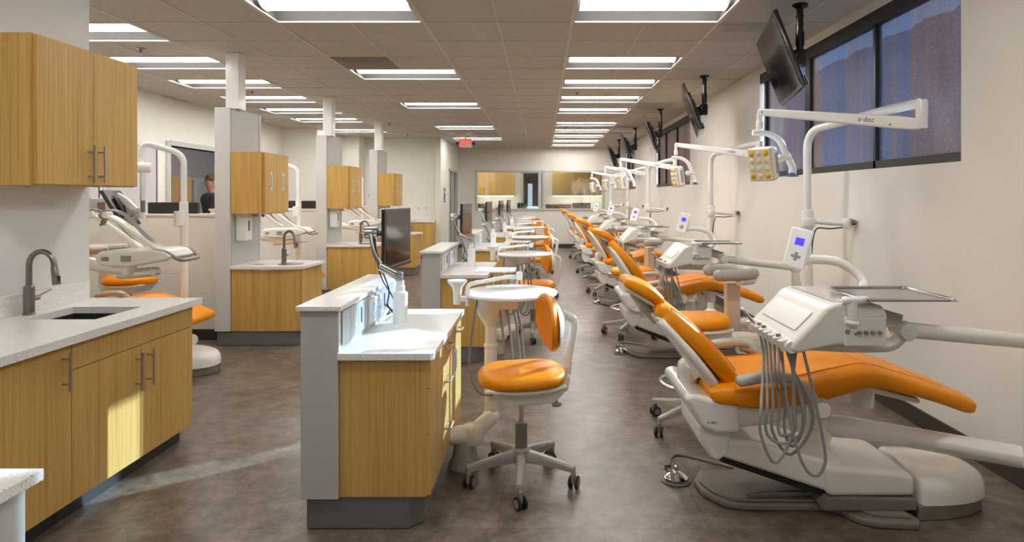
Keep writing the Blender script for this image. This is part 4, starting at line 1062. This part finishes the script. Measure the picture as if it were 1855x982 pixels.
# bay light: plain hooked pole
def bay_light():
    o = (-3.11, 5.3, 0)
    t = thing('dental_light', '', 'dental light', o, 'white hooked light poles in the left bays')
    MB(o).lathe([(.09, 0), (.09, .03), (.045, .05), (.036, .06), (.036, 1.38), (.033, 1.39)], c=o).build('post', 'plastic_white', t)
    p = MB(o); p.tube(fillet([(-3.11, 5.3, 1.36), (-3.11, 5.3, 1.80), (-3.43, 5.25, 1.90), (-3.46, 5.25, 1.75)], .10, 10), .026, 16); p.cyl((-3.46, 5.25, 1.80), (-3.46, 5.25, 1.70), .032, bev=.006); p.build('upper_pole', 'plastic_clean', t)
    a = MB(o); a.tube([(-3.46, 5.25, 1.71), (-3.60, 5.15, 1.71)], .03, 12); a.cyl((-3.56, 5.12, 1.68), (-3.34, 5.22, 1.68), .042, bev=.012); a.build('spring_arm', 'plastic_clean', t)
    a = MB(o); a.cyl((-3.40, 5.20, 1.67), (-3.40, 5.20, 1.40), .024, n=14); a.build('drop_tube', 'plastic_clean', t)
    MB(o).cyl((-3.40, 5.20, 1.41), (-3.40, 5.20, 1.30), .018, n=12).build('sleeve', 'brushed', t)
    a = MB(o); a.cyl((-3.13, 5.27, 1.31), (-3.13, 5.27, 1.18), .044, bev=.006); a.tube([(-3.13, 5.27, 1.27), (-3.42, 5.22, 1.27)], .016, 10); a.cyl((-3.42, 5.22, 1.25), (-3.42, 5.22, 1.34), .038, bev=.008); a.box(-3.50, -3.42, 5.19, 5.24, 1.28, 1.33, .01)
    a.build('monitor_arm', 'plastic_clean', t)
    m = MB(); m.box(-.03, .0, -.24, .24, -.17, .17, .006); m.box(.0, .02, -.12, .12, -.09, .09, .006); s = m.build('monitor_housing', 'black_gloss', t); s.location = (-3.57-o[0], 5.20-o[1], 1.34); s.rotation_euler = (0, math.radians(-28), math.radians(20))
    h = MB(); h.prism([(.0, .10), (.03, .13), (.07, .05), (.10, -.08), (.06, -.09), (.02, .02)], 'y', -.03, .03, .008); h.build('rear_arm', 'plastic_clean', s)
    return t
BL = bay_light(); BL['label'] = 'hooked white light pole in the left bay before the first tower'
for k in (1, 2, 3): copy_tree(BL, (-3.11-.05*(k % 2)+.02*(k == 3), 5.3+PITCH*k, 0), label='hooked white light pole in the bay behind the %s tower' % ['first', 'second', 'third'][k-1])
# whip-arm delivery unit of the left bays
def whip_unit():
    o = (-3.6, 4.55, 0)
    t = thing('delivery_unit', '', 'delivery unit', o, 'white delivery units with whip arms in the left bays')
    b = MB(o)
    b.prism([(-3.22, 1.00), (-3.20, .955), (-3.14, .93), (-2.98, .925), (-2.70, .97), (-2.66, 1.00), (-2.72, 1.045), (-2.80, 1.055), (-3.18, 1.04)], 'y', 4.38, 4.72, .02, 4)
    b.build('head', 'plastic_white', t)
    g_ = MB(o).tube(fillet([(-2.80, 4.40, 1.045), (-2.72, 4.40, 1.04), (-2.62, 4.42, .97), (-2.62, 4.68, .97), (-2.72, 4.70, 1.04), (-2.80, 4.70, 1.045)], .05), .014, 10).build('handle', 'hose_grey', t)
    for i, (y, s) in enumerate([(4.42, 0), (4.49, .03), (4.56, .06), (4.63, .22), (4.68, .25)]):
        x0 = -2.80-.6*s*2
        w = MB(o); w.tube(spline([(x0+.02, y, 1.05), (x0-.14, y, 1.16), (x0-.30, y, 1.27), (x0-.36, y, 1.285)]), [.018, .012], 8, sx=1.4); w.cyl((x0-.36, y-.012, 1.30), (x0-.36, y+.012, 1.30), .024, bev=.004)
        wp = w.build('whip_arm', 'plastic_white', t)
        MB(o).tube(spline([(x0-.37, y, 1.26), (x0-.41, y, 1.30), (x0-.33, y, 1.335), (x0-.22, y, 1.29), (x0-.08, y, 1.15), (x0+.02, y+.02, 1.06)]), .006, 6).build('hose', 'hose_grey', wp)
        MB(o).cyl((x0-.37, y, 1.29), (x0-.40, y, 1.22), .009, .006, n=10).build('handpiece', 'brushed', wp)
    MB(o).box(-3.16, -3.11, 4.375, 4.383, .97, 1.0).build('label_plate', 'hose_grey', t)
    MB(o).box(-3.02, -2.95, 4.372, 4.383, .965, 1.01, .004).build('port', 'hose_grey', t)
    a = MB(o); a.tube([(-3.45, 4.40, .98), (-3.02, 4.46, .90)], [.05, .045], 14); a.cyl((-3.47, 4.40, .93), (-3.47, 4.40, 1.05), .06, bev=.015); a.cyl((-3.02, 4.46, .86), (-3.02, 4.46, .95), .05, bev=.012)
    a.tube([(-3.10, 4.5, .86), (-2.85, 4.5, .88)], .035, 10, sx=1.8)
    a.build('support_arm', 'plastic_white', t)
    a = MB(o); a.lathe([(.13, 0), (.13, .06), (.10, .10), (.10, .70), (.115, .72), (.115, .97), (.105, 1.0), (.06, 1.005)], c=(-3.60, 4.42, 0)); a.build('pedestal', 'plastic_white', t)
    MB(o).box(-2.98, -2.74, 4.50, 4.66, .862, .868, .002).build('tray', 'tray_steel', t)
    return t
WU = whip_unit(); WU['label'] = 'white delivery unit with arched whip hoses in the bay behind the left sink counter'
for k in (1, 2): copy_tree(WU, (-3.72-.12*k+.35*(k == 2), 4.75+PITCH*k+.3, 0), label='white delivery unit with whip hoses in the bay behind the %s tower' % ['first', 'second'][k-1])
# black counter-top items on the pony walls
for k, (x0, x1, y, z, lb) in enumerate([(-3.98, -3.48, 6.18, 1.262, 'black low box lying on the bay wall behind the hooked light pole'), (-3.65, -3.2, 8.80, 1.262, 'black low box on the bay wall between the first two towers')]):
    m = MB(); m.box(x0, x1, y-.02, y+.03, z, z+.115, .006); m.box(x0+.01, x1-.01, y-.024, y-.019, z+.01, z+.105, .001); m.box(x0+.1, x1-.1, y-.04, y+.05, z-.0, z+.008, .002); tag(m.build('monitor', 'black_satin'), lb, 'monitor')
# things on the far-left: dispenser and cabinets beyond the left opening
t = thing('towel_dispenser', 'grey steel towel dispenser with dark window on the far left wall', 'dispenser', (-5.2, 7.12, 1.2))
MB().box(-.04, .06, -.16, .16, .0, .22, .006).build('housing', 'nickel', t); MB().box(.058, .063, -.06, .06, .06, .17, .002).build('window_strip', 'sign_brown', t)
t = thing('shelf', 'dark narrow shelf below the steel dispenser on the far left wall', 'shelf', (-5.1, 7.15, 1.10))
MB().box(-.155, .18, -.3, .38, 0, .03, .003).build('board', 'black_satin', t); MB().box(-.155, .1, -.25, -.2, -.12, 0).box(-.155, .1, .2, .25, -.12, 0).build('bracket', 'black_satin', t)
for k, (y0, y1, z0, z1) in enumerate([(6.80, 7.22, 1.42, 2.1), (7.32, 8.3, 1.30, 2.1)]):
    t = thing('display_board', ['mauve fabric board in a white frame, left one on the far left wall', 'mauve fabric board in a white frame beside the tilted monitor'][k], 'board', (XL+.002, (y0+y1)/2, z0), 'fabric boards')
    pass
    MB().box(0, .015, -(y1-y0)/2, (y1-y0)/2, 0, z1-z0).build('fabric', 'fabric_panel', t, smooth=False)
    h_ = (y1-y0)/2; f = MB()
    f.box(0, .03, -h_-.04, -h_, -.04, z1-z0+.04, .004).box(0, .03, h_, h_+.04, -.04, z1-z0+.04, .004).box(0, .03, -h_, h_, -.04, 0, .004).box(0, .03, -h_, h_, z1-z0, z1-z0+.04, .004); f.build('frame', 'laminate_edge', t)
# beyond the left opening
t = thing('tall_cabinet', 'bamboo tall cabinet seen through the left opening', 'cabinet', (-7.6, 12.35, 0))
MB().box(-.29, .25, -.42, .42, 0, 1.83).build('body', 'bamboo', t, smooth=False)
MB().box(.25, .27, -.415, .0, .05, 1.82, .002).build('door', 'bamboo', t); MB().box(.25, .27, .005, .415, .05, 1.82, .002).build('door', 'bamboo', t)
for k, y in enumerate((13.25, 14.15)):
    t = thing('display_board', ['framed mauve board beyond the left opening, left of the person', 'framed mauve board beyond the left opening behind the person'][k], 'board', (-7.88, y, 1.18), 'fabric boards beyond the opening')
    MB().box(0, .02, -.30, .30, 0, .56).build('fabric', 'fabric_panel', t, smooth=False)
    MB().box(0, .05, -.38, -.30, -.07, .63, .01).box(0, .05, .30, .38, -.07, .63, .01).box(0, .05, -.31, .31, -.07, 0, .01).box(0, .05, -.31, .31, .56, .63, .01).build('frame', 'laminate_edge', t)
t = thing('roller_shade', 'pale mauve panel above the tall cabinet beyond the opening', 'panel', (-7.88, 12.9, 1.9))
MB().box(0, .02, -1.0, 2.4, .0, .85).build('fabric', 'fabric_panel', t, smooth=False); MB().box(0, .04, -1.05, 2.45, .85, .9, .005).build('top_rail', 'laminate_edge', t)
# office: cabinets, strips, monitors
def office_cab(x0, x1, n, label):
    t = thing('wall_cabinet', label, 'cabinet', ((x0+x1)/2, 19.38, 1.47), 'bamboo cabinets behind the far window')
    o = tuple(t.location); MB(o).box(x0, x1, 19.235, 19.54, 1.47, 2.45).build('body', 'bamboo', t, smooth=False)
    w_ = (x1-x0)/n
    for k in range(n):
        d = MB(o).box(x0+k*w_+.003, x0+(k+1)*w_-.003, 19.215, 19.235, 1.475, 2.445, .002).build('door', 'bamboo', t)
        hx = x0+k*w_+(.06 if k % 2 else w_-.06)
        h = MB(o); h.cyl((hx, 19.19, 1.52), (hx, 19.19, 1.68), .007, n=8); h.box(hx-.004, hx+.004, 19.19, 19.216, 1.54, 1.55); h.box(hx-.004, hx+.004, 19.19, 19.216, 1.65, 1.66); h.build('handle', 'nickel', d)
    s = MB(o).box(x0+.02, x1-.02, 19.30, 19.34, 1.452, 1.468).build('light_strip', 'strip_warm', t, smooth=False)
office_cab(-2.05, -.88, 3, 'bamboo wall cabinets behind the left pane of the far window')
office_cab(.33, 2.1, 4, 'bamboo wall cabinets behind the right pane of the far window')
for k, (x0, x1, z1, lb) in enumerate([(-2.0, -1.62, 1.24, 'black monitor at the left end of the far window'), (-.72, -.46, 1.26, 'black monitor behind the far window left of the mullion'), (.1, .85, 1.22, 'wide black monitor behind the right pane of the far window'), (.87, 1.4, 1.26, 'black monitor at the right of the wide one behind the far window')]):
    m = MB(); m.box(x0, x1, 17.62, 17.66, z1-.33, z1, .006); m.box((x0+x1)/2-.03, (x0+x1)/2+.03, 17.63, 17.66, .80, z1-.2); m.box((x0+x1)/2-.12, (x0+x1)/2+.12, 17.56, 17.74, .775, .79, .004); tag(m.build('monitor', 'black_satin'), lb, 'monitor')
tag(MB().box(-.44, -.10, 17.70, 17.73, 1.0, 1.16, .006).box(-.29, -.25, 17.71, 17.73, .78, 1.0).box(-.37, -.17, 17.66, 17.78, .775, .785).build('computer_screen', 'pale_glow'), 'pale blue lit computer screen behind the far window by the mullion', 'screen')
tag(MB().box(-2.3, 2.3, 17.42, 18.05, .735, .775, .004).box(-2.3, -2.26, 17.42, 18.0, 0, .74).box(2.26, 2.3, 17.42, 18.0, 0, .74).build('desk', 'quartz'), 'long pale desk behind the far window', 'desk')
# low cabinets at the far-left wall
t = thing('base_cabinet', 'low bamboo cabinets with two bar handles at the far left wall', 'cabinet', (-3.0, 14.2, 0)); o = tuple(t.location)
MB(o).box(-3.55, -2.485, 13.92, 14.49, .10, .85).build('body', 'bamboo', t, smooth=False); MB(o).box(-3.55, -2.49, 13.98, 14.49, 0, .10).build('toe_kick', 'black_frame', t, smooth=False)
for (a, b_, hx) in ((-3.54, -3.02, -3.06), (-3.01, -2.49, -2.95)):
    d = MB(o).box(a, b_, 13.90, 13.92, .105, .845, .002).build('door', 'bamboo', t)
    MB(o).cyl((hx, 13.87, .60), (hx, 13.87, .80), .008, n=8).box(hx-.004, hx+.004, 13.87, 13.90, .62, .63).box(hx-.004, hx+.004, 13.87, 13.90, .77, .78).build('handle', 'nickel', d)
MB(o).box(-3.56, -2.483, 13.88, 14.495, .85, .885, .003).build('worktop', 'quartz', t)
for k, x in enumerate((-2.93, -2.76)):
    q = MB(); q.box(x-.035, x+.035, 14.492, 14.499, 1.10, 1.215, .003); oo = q.build('outlet', 'outlet_white'); tag(oo, 'white wall outlet plate, %s of the two above the far low cabinets' % ('left', 'right')[k], 'outlet')
    MB().box(x-.014, x+.014, 14.4905, 14.4925, 1.12, 1.15).box(x-.014, x+.014, 14.4905, 14.4925, 1.165, 1.195).build('socket', 'hose_grey', oo)
t = thing('wall_sign', 'small brown and grey sign on the wall beside the far door', 'sign', (-2.36, 14.75, 1.30))
MB().box(0, .008, -.10, .10, .16, .34, .002).build('upper_plate', 'sign_brown', t); MB().box(0, .008, -.10, .10, 0, .155, .002).build('lower_plate', 'black_satin', t)
MB().box(.008, .0095, -.05, .05, .21, .29).box(.008, .0095, -.05, .05, .04, .06).build('lettering', 'outlet_white', t)
t = MB().box(XR-.012, XR, 13.2, 13.28, 1.9+.5, 2.02+.5, .003).build('alarm_strobe', 'outlet_white'); MB().box(XR-.016, XR-.011, 13.22, 13.26, 2.43, 2.49, .002).build('lens', 'plastic_clean', t); tag(t, 'small white alarm plate high on the right wall between far windows', 'alarm')

# ------------------------------------------------------------------ person in the left opening
def person():
    t = thing('person', 'person in a dark jacket seen from behind through the left opening, looking away', 'person', (-5.19, 9.62, 0), rz=2.5)
    V = [(0, 0, .95), (0, .0, 1.12), (0, .0, 1.30), (0, -.01, 1.44), (0, 0, 1.52), (0, .02, 1.60), (0, .025, 1.68), (0, .02, 1.75),
         (.09, 0, .90), (.10, .01, .50), (.10, -.02, .09), (.11, .10, .03),
         (-.09, 0, .90), (-.10, -.03, .50), (-.10, -.05, .09), (-.11, .07, .03),
         (.17, -.01, 1.43), (.22, -.03, 1.16), (.20, .10, .93), (.20, .15, .86),
         (-.17, -.01, 1.43), (-.22, -.03, 1.16), (-.20, .10, .93), (-.20, .15, .86)]
    E_ = [(0, 1), (1, 2), (2, 3), (3, 4), (4, 5), (5, 6), (6, 7), (0, 8), (8, 9), (9, 10), (10, 11), (0, 12), (12, 13), (13, 14), (14, 15), (3, 16), (16, 17), (17, 18), (18, 19), (3, 20), (20, 21), (21, 22), (22, 23)]
    Rr = [(.15, .11), (.14, .10), (.17, .12), (.15, .10), (.058, .058), (.078, .09), (.082, .098), (.06, .075), (.085, .085), (.058, .058), (.042, .042), (.035, .035), (.085, .085), (.058, .058), (.042, .042), (.035, .035), (.062, .062), (.046, .046), (.032, .032), (.028, .02)]
    Rr += Rr[16:20]
    def skin(name, V, E_, Rr, mat, sub=2):
        me = bpy.data.meshes.new(name); me.from_pydata(V, E_, []); ob = bpy.data.objects.new(name, me); COL.objects.link(ob)
        m = ob.modifiers.new('s', 'SKIN'); m.use_smooth_shade = True
        for k, v in enumerate(me.skin_vertices[0].data): v.radius = Rr[k]
        me.skin_vertices[0].data[0].use_root = True
        sb = ob.modifiers.new('b', 'SUBSURF'); sb.levels = sub; sb.render_levels = sub
        bpy.context.view_layer.update()
        m2 = bpy.data.meshes.new_from_object(ob.evaluated_get(bpy.context.evaluated_depsgraph_get()))
        bpy.data.objects.remove(ob); m2.materials.clear(); m2.materials.append(MATS[mat])
        k = bpy.data.objects.new(name, m2); COL.objects.link(k); k.parent = t; return k
    skin('body', V, E_, Rr, 'skin')
    # face, ears, hair
    f = MB(); f.ball((0, .115, 1.655), .014, (.8, 1, 1.5)); f.ball((.085, .02, 1.665), .02, (.4, .8, 1.3)); f.ball((-.085, .02, 1.665), .02, (.4, .8, 1.3)); f.build('facial_features', 'skin', t)
    e = MB(); e.ball((.03, .105, 1.685), .009); e.ball((-.03, .105, 1.685), .009); e.build('eye', 'rubber', t)
    h = MB(); h.ball((0, .005, 1.715), .1, (.90, 1.02, .88)); h.build('hair', 'hair', t)
    jk = [(0, 0, .88), (0, 0, 1.10), (0, 0, 1.30), (0, -.01, 1.44), (0, -.005, 1.50)]+[V[i] for i in (16, 17, 18)]+[V[i] for i in (20, 21, 22)]
    skin('jacket', jk, [(0, 1), (1, 2), (2, 3), (3, 4), (3, 5), (5, 6), (6, 7), (3, 8), (8, 9), (9, 10)], [(.19, .14), (.18, .135), (.205, .145), (.18, .13), (.10, .10), (.088, .088), (.068, .068), (.052, .052), (.088, .088), (.068, .068), (.052, .052)], 'jacket')
    tr = [(0, 0, .95)]+[V[i] for i in (8, 9, 10, 12, 13, 14)]
    skin('trousers', tr, [(0, 1), (1, 2), (2, 3), (0, 4), (4, 5), (5, 6)], [(.165, .125), (.105, .105), (.08, .08), (.062, .062), (.105, .105), (.08, .08), (.062, .062)], 'trousers')
    for sg in (1, -1):
        sh = MB(); sh.cushion([(0, 0, .04, .03), (.10, 0, .045, .028), (.17, 0, .04, .022)], 0); q = sh.build('shoe', 'rubber', t); q.rotation_euler = (0, 0, PI/2); q.location = (sg*.10, -.06 if sg > 0 else -.09, .045)
        for k in range(5):
            y0 = .15+.0; base = Vector((sg*(.20+(-.02+.012*k) if k < 4 else .17), .165, .845 if k < 4 else .87)); L_ = [.06, .068, .065, .055, .045][k]
            fg = MB(); fg.tube([base, base+Vector((0, .012, -L_*.5)), base+Vector((0, .0, -L_))], [.0085, .007], 8); fg.build('finger', 'skin', t)
    return t
person()
